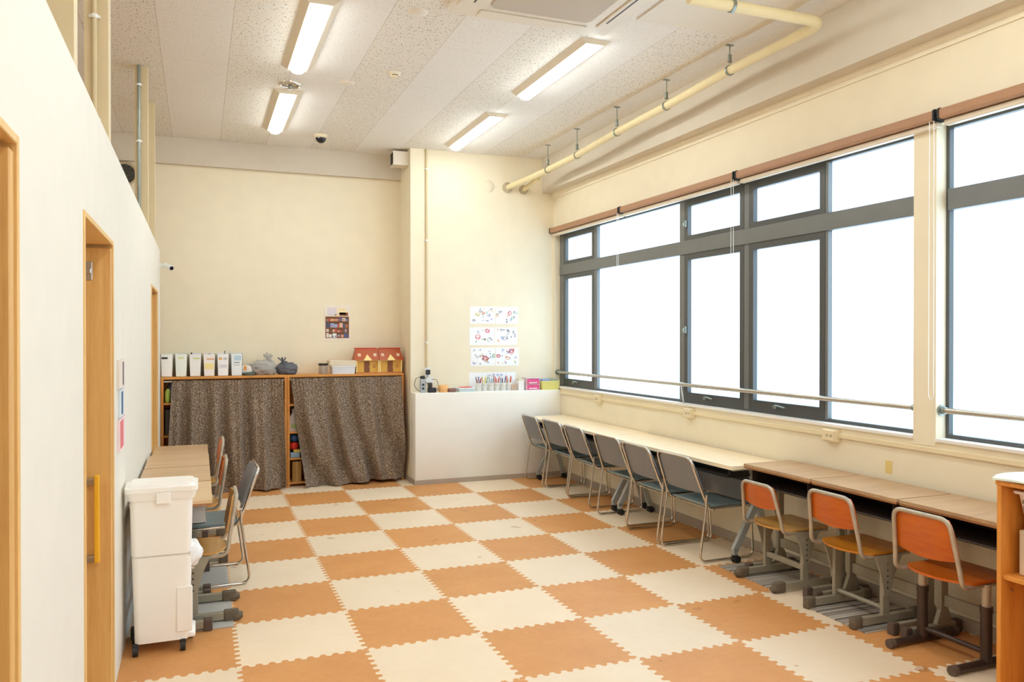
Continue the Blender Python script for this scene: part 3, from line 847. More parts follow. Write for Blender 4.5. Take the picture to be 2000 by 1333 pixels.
school_chair('worn school chair nearest the white bin, at the left desks', (-0.235, -3.35, 0), math.pi, 0.385, 0.682, M['ply_honey'], M['ply_honey'], 'long_cap', 0.20)
school_chair('school chair behind the lone grey chair at the left desks', (-0.25, -2.13, 0), math.pi, 0.40, 0.70, M['ply_honey'], M['ply_orange'], 'cap', 0.165)
school_chair('furthest school chair at the left desks, near the curtained shelves', (-0.25, -1.33, 0), math.pi, 0.42, 0.74, M['ply_honey'], M['ply_orange'], 'cap', 0.165)

# ---------------------------------------------------------------- school desks (user sits at -x)
def make_desk(w=0.62, d=0.40, top=None, tray_mat=None, style='v'):
    t = thing('school_desk', 'x', 'desk', group='single school desks')
    h = 0.72
    m = MB(); m.prism(rrect(-d/2, d/2, -w/2, w/2, 0.012), 'z', h-0.018, h); m.build('desktop', top or M['top_desk'], t)
    e = MB(); e.rbox(-d/2+0.004, d/2-0.004, -w/2+0.004, w/2-0.004, h-0.030, h-0.018, 0.002, 1); e.build('edge_board', M['desk_edge'], t)
    # open tray
    tr = MB(); z0, z1 = h-0.135, h-0.032; x0, x1 = -d/2+0.035, d/2-0.05; y0, y1 = -w/2+0.05, w/2-0.05
    tr.box(x0, x1, y0, y1, z0, z0+0.004); tr.box(x0, x1, y0, y0+0.004, z0, z1); tr.box(x0, x1, y1-0.004, y1, z0, z1); tr.box(x1-0.004, x1, y0, y1, z0, z1)
    tr.tube([(x0, y0, z0+0.004), (x0, y1, z0+0.004)], 0.006, 8)
    tr.build('book_tray', tray_mat or M['dark'], t)
    for s in (-1, 1):
        y = s*(w/2-0.036)
        p = MB(); p.rbox(0.05, 0.10, y-0.014, y+0.014, 0.055, h-0.05, 0.003, 1); p.build('post', M['grey_paint'], t)
        b = MB(); ys_ = sorted((y-s*0.004+s*0.017, y+s*0.004+s*0.017))
        b.prism([(0.052, 0.36), (0.098, 0.36), (0.145, h-0.09), (0.145, h-0.032), (-0.025, h-0.032), (-0.025, h-0.09)], 'y', *ys_)
        b.build('bracket', M['grey_paint'], t)
        f = MB(); f.rbox(-0.185, 0.185, y-0.016, y+0.016, 0.014, 0.058, 0.004, 2)
        f.prism([(0.02, 0.056), (0.13, 0.056), (0.105, 0.13), (0.05, 0.13)], 'y', y-0.012, y+0.012)
        fo = f.build('foot_bar', M['grey_paint'], t)
        for xa, xb in ((-0.20, -0.155), (0.155, 0.195)):
            k = MB(); k.rbox(xa, xb, y-0.021, y+0.021, 0.0, 0.066, 0.006, 2); k.build('rubber_cap', M['rubber_dark'], fo)
    s_ = MB(); s_.rbox(0.065, 0.086, -w/2+0.036, w/2-0.036, 0.15, 0.21, 0.003, 1); s_.build('stretcher', M['grey_paint'], t)
    return t
dk = make_desk()
for i, (y, lb) in enumerate(((-4.103, 'small desk against the window wall, next to the long tables'),
                             (-4.735, 'middle one of the three small desks under the windows'),
                             (-5.368, 'small desk against the window wall beside the wooden cabinet'))):
    placed(dk, i == 0, lb, (3.392, y, 0))
nd = placed(make_desk(0.592, 0.40, M['top_desk_c'], M['panel_grey']), True, 'light-topped desk right behind the white bin on the left side', (-0.308, -3.37, 0), math.pi)
nd.scale = (1, 1, 0.70/0.72)
ld = make_desk(0.584, 0.40, M['top_desk_b'], M['dark'])
for i, (y, z, lb) in enumerate(((-2.755, -0.02, 'pale desk in the left row, next one behind the bin desk'),
                                (-2.15, -0.02, 'third desk in the left row counted from the bin'),
                                (-1.30, -0.06, 'lower desk in the left row, nearest the curtained shelves'))):
    o = placed(ld, i == 0, lb, (-0.308, y, 0), math.pi)
    if z: o.scale = (1, 1, (0.72+z)/0.72)

# ---------------------------------------------------------------- folding tables (user at -x)
def make_table(label, loc, rz, insets):
    t = thing('folding_table', label, 'table', loc, rz, 'long folding tables')
    L, d, h = 1.80, 0.45, 0.692
    m = MB(); m.prism(rrect(-d/2, d/2, -L/2+0.002, L/2-0.002, 0.012), 'z', h-0.026, h); m.build('tabletop', M['top_table'], t)
    m = MB(); m.rbox(-d/2+0.07, d/2-0.06, -L/2+0.14, L/2-0.14, h-0.105, h-0.092, 0.003, 1)
    for x in (-d/2+0.07, -0.03, d/2-0.07): m.cyl((x, -L/2+0.12, h-0.090), (x, L/2-0.12, h-0.090), 0.008, 8)
    for y in (-L/2+0.13, 0, L/2-0.13): m.box(-d/2+0.08, d/2-0.07, y-0.012, y+0.012, h-0.1, h-0.026)
    m.build('under_shelf', M['black'], t)
    m = MB(); m.rbox(0.140, 0.152, -L/2+0.15, L/2-0.15, h-0.33, h-0.115, 0.003, 1); m.build('modesty_panel', M['panel_grey'], t)
    m = MB(); m.bar((0.09, -L/2+0.10, h-0.14), (0.09, L/2-0.10, h-0.14), 0.03, 0.04); m.build('beam_rail', M['black'], t)
    for s in (-1, 1):
        y = s*(L/2-insets[0 if s < 0 else 1])
        b = MB(); b.rbox(-0.14, 0.15, y-0.028, y+0.028, h-0.055, h-0.026, 0.008, 2)
        b.prism([(0.0, h-0.05), (0.15, h-0.05), (0.125, h-0.12), (0.04, h-0.13)], 'y', y-0.02, y+0.02)
        b.build('leg_bracket', M['table_leg'], t)
        l = MB(); l.bar((0.085, y, h-0.06), (0.085, y, 0.36), 0.032, 0.05, (1, 0, 0))
        l.build('upright', M['table_leg'], t)
        for xe in (-0.105, 0.195):
            l = MB()
            l.bar((0.085+(-0.006 if xe < 0 else 0.006), y, 0.40), (xe, y, 0.085), 0.030, 0.044, (1, 0, 0.4))
            l.bar((xe, y, 0.10), (xe, y, 0.055), 0.030, 0.03, (1, 0, 0))
            lo = l.build('leg', M['table_leg'], t)
            k = MB()
            for q in (-1, 1): k.cyl((xe+0.012, y+q*0.008, 0.026), (xe+0.012, y+q*0.024, 0.026), 0.026, 18)
            k.rbox(xe-0.018, xe+0.028, y-0.009, y+0.009, 0.026, 0.060, 0.004, 1)
            k.build('caster', M['black'], lo)
    return t
make_table('long folding table nearer the camera, ending at the small desks', (3.365, -2.83, 0), 0.008, (0.125, 0.08))
make_table('long folding table in the far corner against the low white wall', (3.38, -1.026, 0), 0.006, (0.07, 0.045))

# ---------------------------------------------------------------- floor mats
def floor_mat(label, x0, x1, y0, y1, mat, rz=0):
    m = MB(); m.prism(rrect(-(x1-x0)/2, (x1-x0)/2, -(y1-y0)/2, (y1-y0)/2, 0.012), 'z', 0.0, 0.006)
    o = m.build('floor_mat', mat, loc=((x0+x1)/2, (y0+y1)/2, 0)); o.rotation_euler = (0, 0, rz)
    return tag(o, label, 'mat')
floor_mat('striped grey mat under the small school chair', 3.11, 3.57, -4.16, -3.64, M['mat_striped'])
floor_mat('striped grey mat under the middle school chair', 3.085, 3.595, -4.95, -4.51, M['mat_striped'])
floor_mat('light grey mat under the school chair nearest the bin', -0.50, 0.0, -3.63, -3.13, M['mat_grey'])
floor_mat('light grey mat under the lone grey chair on the left', -0.50, 0.0, -2.90, -2.42, M['mat_grey'])

# ---------------------------------------------------------------- two-part waste bin
t = thing('waste_bin', 'tall ivory two-tier bin on casters in front of the left desks', 'bin', (-0.35, -3.778, 0))
def taper(m, x0, x1, y0, y1, z0, z1, inset, r=0.03, n=5):
    a = rrect(x0+inset, x1-inset, y0+inset*0.6, y1-inset*0.6, r, n); b = rrect(x0, x1, y0, y1, r, n); N = len(a)
    m.add([(p[0], p[1], z0) for p in a]+[(p[0], p[1], z1) for p in b], [(i, (i+1) % N, N+(i+1) % N, N+i) for i in range(N)], True)
    m.add([(p[0], p[1], z0) for p in a], [tuple(range(N))[::-1]]); m.add([(p[0], p[1], z1) for p in b], [tuple(range(N))])
m = MB(); taper(m, -0.132, 0.142, -0.105, 0.105, 0.055, 0.478, 0.012); lo = m.build('lower_bin', M['bin'], t)
m = MB(); taper(m, -0.140, 0.146, -0.108, 0.108, 0.486, 0.765, 0.006); m.build('upper_bin', M['bin'], t)
m = MB(); m.box(-0.125, 0.135, -0.1, 0.1, 0.470, 0.490); m.build('joint', colour('bin_joint', (214, 208, 198)), t)
m = MB(); m.rbox(-0.02, 0.045, -0.131, -0.105, 0.742, 0.798, 0.005, 2); m.build('lid_latch', M['bin'], t)
m = MB(); taper(m, -0.158, 0.168, -0.122, 0.122, 0.760, 0.800, 0.012, 0.03); m.prism(rrect(-0.162, 0.172, -0.126, 0.126, 0.03), 'z', 0.800, 0.822); taper(m, -0.150, 0.160, -0.116, 0.116, 0.836, 0.8215, 0.012)
m.build('lid', M['bin'], t)
m = MB(); m.rbox(0.07, 0.145, -0.1065, -0.09, 0.095, 0.32, 0.004, 1); m.build('front_cover', M['bin'], lo)
m = MB(); m.rbox(0.10, 0.158, -0.09, 0.09, 0.055, 0.085, 0.01, 2); m.build('pedal', M['bin'], lo)
for x, y in ((-0.115, -0.10), (0.10, -0.095), (-0.13, 0.085), (0.135, 0.075)):
    m = MB(); m.cyl((x-0.012, y, 0.025), (x+0.012, y, 0.025), 0.025, 16); m.rbox(x-0.014, x+0.014, y-0.012, y+0.016, 0.028, 0.058, 0.005, 1)
    m.build('caster', M['black'], t)
m = MB()
def bulge(u, v):
    a = 2*math.pi*u; b = math.pi*v
    rr = 1+0.16*math.sin(3*a+1.7)*math.sin(b)+0.12*math.sin(5*b+a*2)
    return (0.146+0.040*math.cos(a)*math.sin(b)*rr, -0.035+0.055*math.sin(a)*math.sin(b)*rr, 0.470+0.062*math.cos(b)*rr)
vs = [bulge(i/18, j/12) for i in range(18) for j in range(13)]
m.add(vs, [(i*13+j, ((i+1) % 18)*13+j, ((i+1) % 18)*13+j+1, i*13+j+1) for i in range(18) for j in range(12)], True)
m.build('bin_liner', M['bag_white'], t)

# ---------------------------------------------------------------- open cabinet at the right edge
t = thing('open_cabinet', 'orange wooden open cabinet at the right edge of the picture', 'cabinet', (3.33, -6.25, 0))
X0, X1, Y0, Y1, H = -0.30, 0.28, -0.52, 0.52, 0.945
for y in (Y1-0.02, Y0):
    m = MB(); m.rbox(X0, X1, y, y+0.02, 0, H-0.02, 0.002, 1); m.build('side_panel', M['wood_cabinet'], t)
m = MB(); m.rbox(X0-0.004, X1, Y0-0.004, Y1+0.004, H-0.02, H, 0.002, 1); m.build('top_board', M['wood_cabinet'], t)
m = MB(); m.box(X1-0.01, X1, Y0+0.02, Y1-0.02, 0.02, H-0.02); m.build('back_panel', M['wood_cabinet'], t)
for z in (0.04, 0.52):
    m = MB(); m.rbox(X0+0.012, X1-0.01, Y0+0.02, Y1-0.02, z, z+0.02, 0.002, 1); m.build('shelf', M['wood_cabinet'], t)
m = MB()
for z in (0.47,): m.cyl((X0+0.06, Y1-0.032, z), (X0+0.06, Y1-0.02, z), 0.006, 10)
m.build('shelf_pin', M['desk_edge'], t)
def clothf(u, v):
    x = -0.318+0.60*u; y = 0.528-1.05*v
    z = 0.967+0.004*math.sin(9*u+5*v)+0.003*math.sin(17*v)
    if u < 0.05: z -= 0.012*(1-u/0.05)
    return (x, y, z)
m = MB(); m.slab(clothf, 24, 24, (0, 0, -0.008)); o = m.build('folded_cloth', colour('pale_green_cloth', (230, 240, 226), 0.9), loc=(3.33, -6.25, 0)); tag(o, 'thin white cloth spread over the top of the wooden cabinet', 'cloth')
t = thing('plastic_basket', 'white perforated basket under the top of the wooden cabinet', 'basket', (3.24, -5.88, 0.54))
m = MB(); taper(m, -0.15, 0.15, -0.11, 0.11, 0.20, 0.36, 0.03, 0.03); b = m.build('basket_body', colour('pale_pink_plastic', (236, 222, 214), 0.5), t)
m = MB(); m.prism(rrect(-0.165, 0.165, -0.122, 0.122, 0.03), 'z', 0.352, 0.364); m.build('rim', colour('pale_pink_plastic', (236, 222, 214)), b)
for k in range(7):
    for q in range(4):
        y = -0.075+k*0.025; z = 0.235+q*0.028
        h = MB(); xx = -0.15+0.03*(1-(z-0.20)/0.16)
        h.box(xx-0.0015, xx, y-0.008, y+0.008, z-0.009, z+0.009); h.build('hole', colour('basket_hole', (150, 130, 112)), b)
m = MB(); m.rbox(-0.14, 0.14, -0.10, 0.10, 0.0, 0.195, 0.006, 2); o = m.build('storage_tub', colour('pale_tub', (214, 196, 170)), loc=(3.24, -5.88, 0.5405)); tag(o, 'pale tub on the cabinet shelf carrying the perforated basket', 'tub')

# ---------------------------------------------------------------- curtained shelves
def shelf_unit(label, x0, x1, shelves):
    t = thing('shelf_unit', label, 'shelf', (x0, 0.36, 0), 0, 'low shelves behind curtains')
    w = x1-x0; D = 0.31; H = 1.165
    for x in (0, w-0.025):
        m = MB(); m.rbox(x, x+0.025, 0, D, 0, H-0.026, 0.002, 1); m.build('side_panel', M['wood_post'], t)
    m = MB(); m.rbox(0, w, 0, D, H-0.026, H, 0.002, 1); m.build('top_board', M['wood_shelf'], t)
    m = MB(); m.box(0.025, w-0.025, D-0.008, D, 0.03, H-0.026); m.build('back_panel', M['wood_shelf'], t)
    for z in shelves:
        m = MB(); m.rbox(0.025, w-0.025, 0.012, D-0.008, z-0.02, z, 0.002, 1); m.build('shelf', M['wood_shelf'], t)
    m = MB(); m.cyl((0.025, 0.016, 1.118), (w-0.025, 0.016, 1.118), 0.006, 8); m.build('curtain_rod', M['white'], t)
    return t
shelf_unit('left half of the low orange shelves, white file boxes on top', -0.522, 0.674, (0.05, 0.588, 0.909))
shelf_unit('right half of the low orange shelves, toy house on top', 0.676, 1.905, (0.05, 0.30, 0.575, 0.86))
def curtain(label, topL, topR, botL, botR, zt, zbL, zbR, seed, bow, npl, sweep):
    rnd = random.Random(seed)
    ph = [rnd.uniform(0, 6.28) for _ in range(6)]
    def f(u, v):
        # v 0 top, 1 bottom
        xt = topL+(topR-topL)*u; xb = botL+(botR-botL)*u
        e = v*v*(3-2*v)
        x = xt+(xb-xt)*v
        zb = zbL+(zbR-zbL)*u+0.012*math.sin(7*u+ph[0])
        z = zt+(zb-zt)*v
        gather = math.exp(-v*9)
        fine = 0.006*math.sin(u*2*math.pi*34+ph[1]+1.2*math.sin(9*u))*gather
        amp = 0.012+0.044*min(1, v*1.6)
        th_ = 2*math.pi*npl*u+ph[2]+0.9*math.sin(2.2*math.pi*u+ph[3])+sweep*v*v
        big = amp*(math.sin(th_)+0.28*math.sin(2*th_+0.8))
        big += 0.45*amp*math.sin(2*math.pi*npl*1.9*u+ph[4]-1.6*v)
        drift = 0.35*amp*math.sin(6*v+9*u+ph[5])*v
        y = 0.340-fine-big-0.055*bow*e-drift-0.02
        x += 0.012*math.sin(2*math.pi*npl*u+ph[2]+1.4)*v
        return (x, min(y, 0.352), z)
    m = MB(); m.slab(f, 170, 44, (0, 0.003, 0)); o = m.build('shelf_curtain', M['curtain'])
    return tag(o, label, 'curtain', 'speckled brown curtains on the shelves')
curtain('speckled brown curtain covering the left shelves', -0.42, 0.63, -0.47, 0.66, 1.128, 0.012, 0.012, 3, 1.3, 5, -1.5)
curtain('speckled brown curtain covering the right shelves', 0.707, 1.872, 0.835, 1.912, 1.132, 0.012, 0.030, 11, 0.8, 3.6, -4.5)

# things showing in the gaps of the shelves
def lump(m, c, r, seed, squash=(1, 1, 1), amp=0.16, nu=26, nv=18, freq=3.0):
    rnd = random.Random(seed); off = Vector((rnd.uniform(0, 50), rnd.uniform(0, 50), rnd.uniform(0, 50)))
    vs = []
    for i in range(nu):
        for j in range(nv+1):
            a = 2*math.pi*i/nu; b = math.pi*j/nv
            d = Vector((math.cos(a)*math.sin(b), math.sin(a)*math.sin(b), math.cos(b)))
            k = 1+amp*2*noise.noise(d*freq*0.5+off)+amp*noise.noise(d*freq*1.6+off)
            p = Vector((d.x*squash[0], d.y*squash[1], d.z*squash[2]))*r*k
            p.z = max(p.z, -r*squash[2]*0.75)
            vs.append((c[0]+p.x, c[1]+p.y, c[2]+p.z+r*squash[2]*0.75))
    W = nv+1
    m.add(vs, [(i*W+j, ((i+1) % nu)*W+j, ((i+1) % nu)*W+j+1, i*W+j+1) for i in range(nu) for j in range(nv)], True)
def single(name, label, cat, mb, mat, loc, group=None):
    o = mb.build(name, mat, loc=loc); return tag(o, label, cat, group)
m = MB(); lump(m, (0, 0, 0), 0.095, 5, (0.55, 0.9, 1.18), 0.10)
single('stuffed_bag', 'dark grey-blue bag on the top left shelf beside the curtain edge', 'bag', m, colour('slate_cloth', (92, 98, 108), 0.6), (-0.425, 0.50, 0.909))
m = MB(); lump(m, (0, 0, 0), 0.062, 6, (0.45, 0.8, 1.3), 0.06)
single('green_pouch', 'yellow-green pouch squeezed against the left shelf side', 'pouch', m, colour('lime_cloth', (176, 196, 84), 0.6), (-0.462, 0.40, 0.909))
m = MB(); m.rbox(-0.05, 0.05, -0.1, 0.1, 0, 0.25, 0.006, 2)
single('storage_box', 'dark box on the middle left shelf, beside the curtain edge', 'box', m, colour('dark_box', (84, 74, 62), 0.6), (-0.435, 0.50, 0.588))
m = MB(); m.prism([(-0.05, 0.0), (0.05, 0.0), (0.045, 0.15), (0.02, 0.19), (0.02, 0.235), (-0.02, 0.235), (-0.02, 0.19), (-0.045, 0.15)], 'y', -0.05, 0.05)
t = thing('detergent_bottle', 'pale patterned bottle on the shelf in the gap between the curtains', 'bottle', (0.752, 0.46, 0.575))
m.build('bottle_body', colour('pale_bottle', (196, 186, 182), 0.4), t)
k = MB(); k.rbox(-0.022, 0.022, -0.022, 0.022, 0.235, 0.265, 0.005, 2); k.build('cap', M['black'], t)
k = MB(); k.rbox(-0.03, 0.03, -0.0525, -0.0495, 0.03, 0.08, 0.001, 1); k.build('sticker', colour('green_sticker', (160, 176, 110)), t)
m = MB(); m.rbox(-0.048, 0.048, -0.09, 0.09, 0, 0.055, 0.005, 2)
single('toy_box', 'pale blue and yellow box on the lower shelf between the curtains', 'box', m, colour('pale_blue_card', (150, 184, 214)), (0.760, 0.48, 0.30))
m = MB(); m.rbox(-0.03, 0.045, -0.085, 0.08, 0, 0.03, 0.004, 2)
single('toy_book', 'yellow book lying on the pale blue box between the curtains', 'book', m, colour('yellow_card', (226, 196, 96)), (0.772, 0.47, 0.3555))
m = MB(); lump(m, (0, 0, 0), 0.055, 9, (0.85, 0.9, 0.8), 0.1)
single('red_toy', 'round red toy on the lower shelf between the curtains', 'toy', m, colour('red_toy', (214, 48, 34), 0.35), (0.752, 0.43, 0.386))
m = MB(); lump(m, (0, 0, 0), 0.058, 10, (0.8, 0.9, 0.8), 0.1)
single('blue_toy', 'dark blue toy lying on the red toy between the curtains', 'toy', m, colour('blue_toy', (36, 78, 128), 0.35), (0.754, 0.45, 0.462))
m = MB(); m.rbox(-0.045, 0.045, -0.11, 0.1, 0, 0.21, 0.004, 2)
t = thing('carton', 'brown cardboard carton at the bottom of the gap between the curtains', 'carton', (0.774, 0.49, 0.05))
m.build('box_body', colour('brown_card', (168, 124, 62), 0.7), t)
k = MB(); k.box(-0.012, 0.012, -0.1115, -0.1, 0.0, 0.21); k.build('tape', colour('card_tape', (186, 146, 84)), t)

# ---------------------------------------------------------------- on the shelves
ZS = 1.165
stick = [((250, 248, 244), [(-0.02, 0.185, 0.055, 0.018, (40, 36, 34))]), ((240, 246, 240), [(0.0, 0.185, 0.05, 0.02, (220, 224, 170))]),
         ((244, 242, 240), [(0.01, 0.18, 0.06, 0.016, (214, 218, 160))]), ((246, 240, 236), [(0, 0.10, 0.085, 0.06, (246, 226, 160)), (0.01, 0.172, 0.07, 0.014, (224, 168, 124))]),
         ((244, 244, 246), [(-0.025, 0.175, 0.03, 0.022, (232, 176, 104)), (0.02, 0.175, 0.035, 0.022, (198, 198, 196)), (0, 0.10, 0.07, 0.03, (222, 220, 228))]),
         ((238, 244, 248), [(0.01, 0.18, 0.065, 0.05, (190, 216, 232)), (0.0, 0.135, 0.055, 0.006, (70, 74, 80)), (0, 0.11, 0.055, 0.004, (130, 134, 140))])]
fl = ['white file box with a black picture, leftmost on the shelves', 'white file box with a pale green sticker, second from the left', 'plain white file box, third from the left on the shelves',
      'white file box with a square yellow note', 'white file box with small orange and grey stickers', 'white file box with a pale blue label, beside the bags']
for i in range(6):
    x = -0.468+i*0.1305
    t = thing('file_box', fl[i], 'file box', (x, 0.53, ZS), 0.0, 'white file boxes on the shelves')
    m = MB(); wb, wt_ = 0.050, 0.058; y0, y1 = -0.13, 0.12; H = 0.228; hf = 0.222
    th = 0.003
    m.hexa([(-wb, y0, 0), (wb, y0, 0), (wb, y1, 0), (-wb, y1, 0)], [(-wb, y0, th), (wb, y0, th), (wb, y1, th), (-wb, y1, th)])
    m.hexa([(-wb, y0, 0), (wb, y0, 0), (wb, y0+th, 0), (-wb, y0+th, 0)], [(-wt_, y0, hf), (wt_, y0, hf), (wt_, y0+th, hf), (-wt_, y0+th, hf)])
    m.hexa([(-wb, y1-th, 0), (wb, y1-th, 0), (wb, y1, 0), (-wb, y1, 0)], [(-wt_, y1-th, H), (wt_, y1-th, H), (wt_, y1, H), (-wt_, y1, H)])
    for s in (-1, 1):
        m.hexa([(s*wb, y0, 0), (s*(wb-th), y0, 0), (s*(wb-th), y1, 0), (s*wb, y1, 0)][::s], [(s*wt_, y0, hf), (s*(wt_-th), y0, hf), (s*(wt_-th), y1, H), (s*wt_, y1, H)][::s])
    m.build('box_shell', colour('file_white_%d' % i, stick[i][0], 0.5), t)
    for k in range(5):
        p = MB(); yy = -0.09+0.04*k; p.box(-0.044, 0.044, yy, yy+0.012, 0.004, 0.20+0.035*((k*7+i*3) % 4)/4)
        p.build('papers', colour(('papers_a', 'papers_b', 'papers_c')[(k+i) % 3], ((240, 238, 230), (226, 230, 214), (216, 222, 232))[(k+i) % 3]), t)
    for (cx, cz, w, h, c) in stick[i][1]:
        s = MB(); yy = y0-0.001; s.box(cx-w/2, cx+w/2, yy-0.0008, yy+0.0018, cz-h/2, cz+h/2); s.build('sticker', colour('stick_%d_%d_%d' % c, c, 0.6), t)
# clips and a pencil sticking out
def clip(i, dx, z, lb):
    m = MB(); m.prism([(-0.012, 0), (0.012, 0), (0.006, 0.022), (-0.006, 0.022)], 'y', -0.008, 0.008)
    single('binder_clip', lb, 'clip', m, M['black'], (-0.468+i*0.1305+dx, 0.452, ZS+z), 'black clips on the file boxes')
clip(1, 0.033, 0.206, 'black clip at the top of the pale green stickered file box')
clip(2, -0.036, 0.216, 'black clip at the top of the plain third file box')
clip(3, 0.0, 0.206, 'black clip at the top of the yellow-noted file box')
m = MB(); m.cyl((0, 0, 0), (0.006, 0, 0.25), 0.004, 8); single('pencil', 'dark pencil standing up out of the fifth file box', 'pencil', m, M['dark'], (0.065, 0.44, ZS+0.004))

# bags
def bag(label, loc, parts, mat, knot, group='knotted clear bags on the shelves'):
    t = thing('plastic_bag', label, 'bag', loc, 0, group)
    for name, c, r, sd, sq, mt in parts:
        m = MB(); lump(m, c, r, sd, sq, 0.13, 30, 20, 4.0); m.build(name, mt, t)
    return t
t = thing('plastic_bag', 'clear knotted bag of grey things in the middle of the shelf top', 'bag', (0.445, 0.50, ZS), 0, 'knotted bags on the shelves')
m = MB(); lump(m, (0, 0, 0), 0.122, 21, (1.15, 0.7, 0.72), 0.12, 40, 26, 5.0); m.build('bag_film', M['film'], t)
m = MB(); lump(m, (-0.01, 0, 0.008), 0.105, 22, (1.12, 0.68, 0.62), 0.16, 30, 20, 5.0); m.build('contents', colour('grey_content', (128, 118, 112), 0.7), t)
m = MB(); n = 20
for k in range(7):
    a = k*0.9
    m.tube(fillet([(0.05+0.01*k, 0, 0.125), (0.06+0.012*math.cos(a), 0.012*math.sin(a), 0.165), (0.05+0.045*math.cos(a), 0.03*math.sin(a), 0.205+0.012*(k % 3))], 0.02, 4), [0.016, 0.014, 0.012, 0.012, 0.010, 0.008, 0.004][:1]*1 if False else 0.010, 7)
m.build('knotted_top', M['film'], t)
t = thing('plastic_bag', 'dark smoky bag with a tied top, right of the clear bag', 'bag', (0.68, 0.50, ZS), 0, 'knotted bags on the shelves')
m = MB(); lump(m, (0, 0, 0), 0.085, 31, (1.3, 0.75, 0.85), 0.16, 34, 22, 5.0); m.build('bag_film', M['film_dark'], t)
m = MB()
for k in range(4):
    a = k*1.6; m.tube([(-0.03, 0, 0.10), (-0.035+0.01*math.cos(a), 0.01*math.sin(a), 0.145), (-0.045+0.04*math.cos(a), 0.02*math.sin(a), 0.178)], 0.007, 7)
m.build('knotted_top', M['film_dark'], t)
t = thing('small_packet', 'small pale packet with orange print beside the sixth file box', 'packet', (0.285, 0.47, ZS))
m = MB(); lump(m, (0, 0, 0), 0.062, 41, (1.0, 0.6, 0.95), 0.1); m.build('packet', colour('pale_packet', (232, 222, 210), 0.4), t)
m = MB(); m.rbox(-0.03, -0.005, -0.042, -0.036, 0.055, 0.095, 0.002, 1); m.build('print', colour('orange_print', (232, 150, 60)), t)
m = MB(); lump(m, (0.0, -0.01, 0), 0.05, 42, (1.25, 0.6, 0.4), 0.12); single('dark_pouch', 'flat dark green pouch in front of the small pale packet', 'pouch', m, colour('dark_green', (86, 100, 92), 0.6), (0.30, 0.415, ZS))
# jar, box with cloth
t = thing('jar', 'clear jar with a black lid, left of the storage box', 'jar', (1.055, 0.47, ZS))
m = MB(); m.lathe([(0.0, 0.0), (0.044, 0.0), (0.046, 0.01), (0.046, 0.085), (0.042, 0.092)], seg=28); m.build('jar_body', M['clear'], t)
for k in range(7):
    a = k*0.9; m = MB(); m.cyl((0.026*math.cos(a), 0.026*math.sin(a), 0.004), (0.028*math.cos(a), 0.028*math.sin(a), 0.075), 0.009, 8); m.build('contents', colour(('jar_a', 'jar_b')[k % 2], ((150, 130, 120), (176, 158, 146))[k % 2]), t)
m = MB(); m.lathe([(0.0, 0.112), (0.046, 0.112), (0.049, 0.108), (0.049, 0.091), (0.0, 0.091)], seg=28); m.build('lid', M['black'], t)
t = thing('storage_box', 'white storage box carrying a folded pale cloth, left of the toy house', 'box', (1.262, 0.48, ZS))
m = MB(); taper(m, -0.125, 0.125, -0.085, 0.085, 0, 0.075, 0.006, 0.012); m.build('box_body', colour('cool_white', (220, 224, 232), 0.4), t)
m = MB(); m.prism(rrect(-0.130, 0.130, -0.09, 0.09, 0.012), 'z', 0.075, 0.092); m.build('lid', M['white'], t)
m = MB(); taper(m, -0.155, 0.135, -0.095, 0.09, 0.092, 0.142, 0.0, 0.02)
o = single('folded_cloth', 'folded pale patterned cloth lying on the white storage box', 'cloth', m, colour('pale_cloth', (226, 214, 190), 0.9), (1.262, 0.48, ZS+0.0005))
# toy house
t = thing('toy_house', 'yellow toy house with red roof at the right end of the shelves', 'toy house', (1.645, 0.50, ZS))
W, Dp = 0.252, 0.10
yel, red, brn, cr = colour('toy_yellow', (226, 180, 80)), colour('toy_red', (176, 80, 30), 0.4), colour('toy_brown', (138, 82, 50)), colour('toy_cream', (246, 222, 150))
m = MB(); m.rbox(-W, W, -Dp, Dp, 0, 0.012, 0.002, 1); m.build('base', colour('toy_floor', (190, 120, 70)), t)
m = MB(); m.box(-W+0.008, W-0.008, -Dp+0.035, Dp, 0.012, 0.14); m.build('wall', yel, t)
for x in (-W+0.008, -0.008, 0.008, W-0.008):
    m = MB(); m.rbox(x-0.006, x+0.006, -Dp, -Dp+0.034, 0.012, 0.14, 0.001, 1); m.build('post', cr, t)
m = MB(); m.rbox(-W-0.004, W+0.004, -Dp-0.004, -Dp+0.03, 0.136, 0.146, 0.002, 1); m.build('eave_board', cr, t)
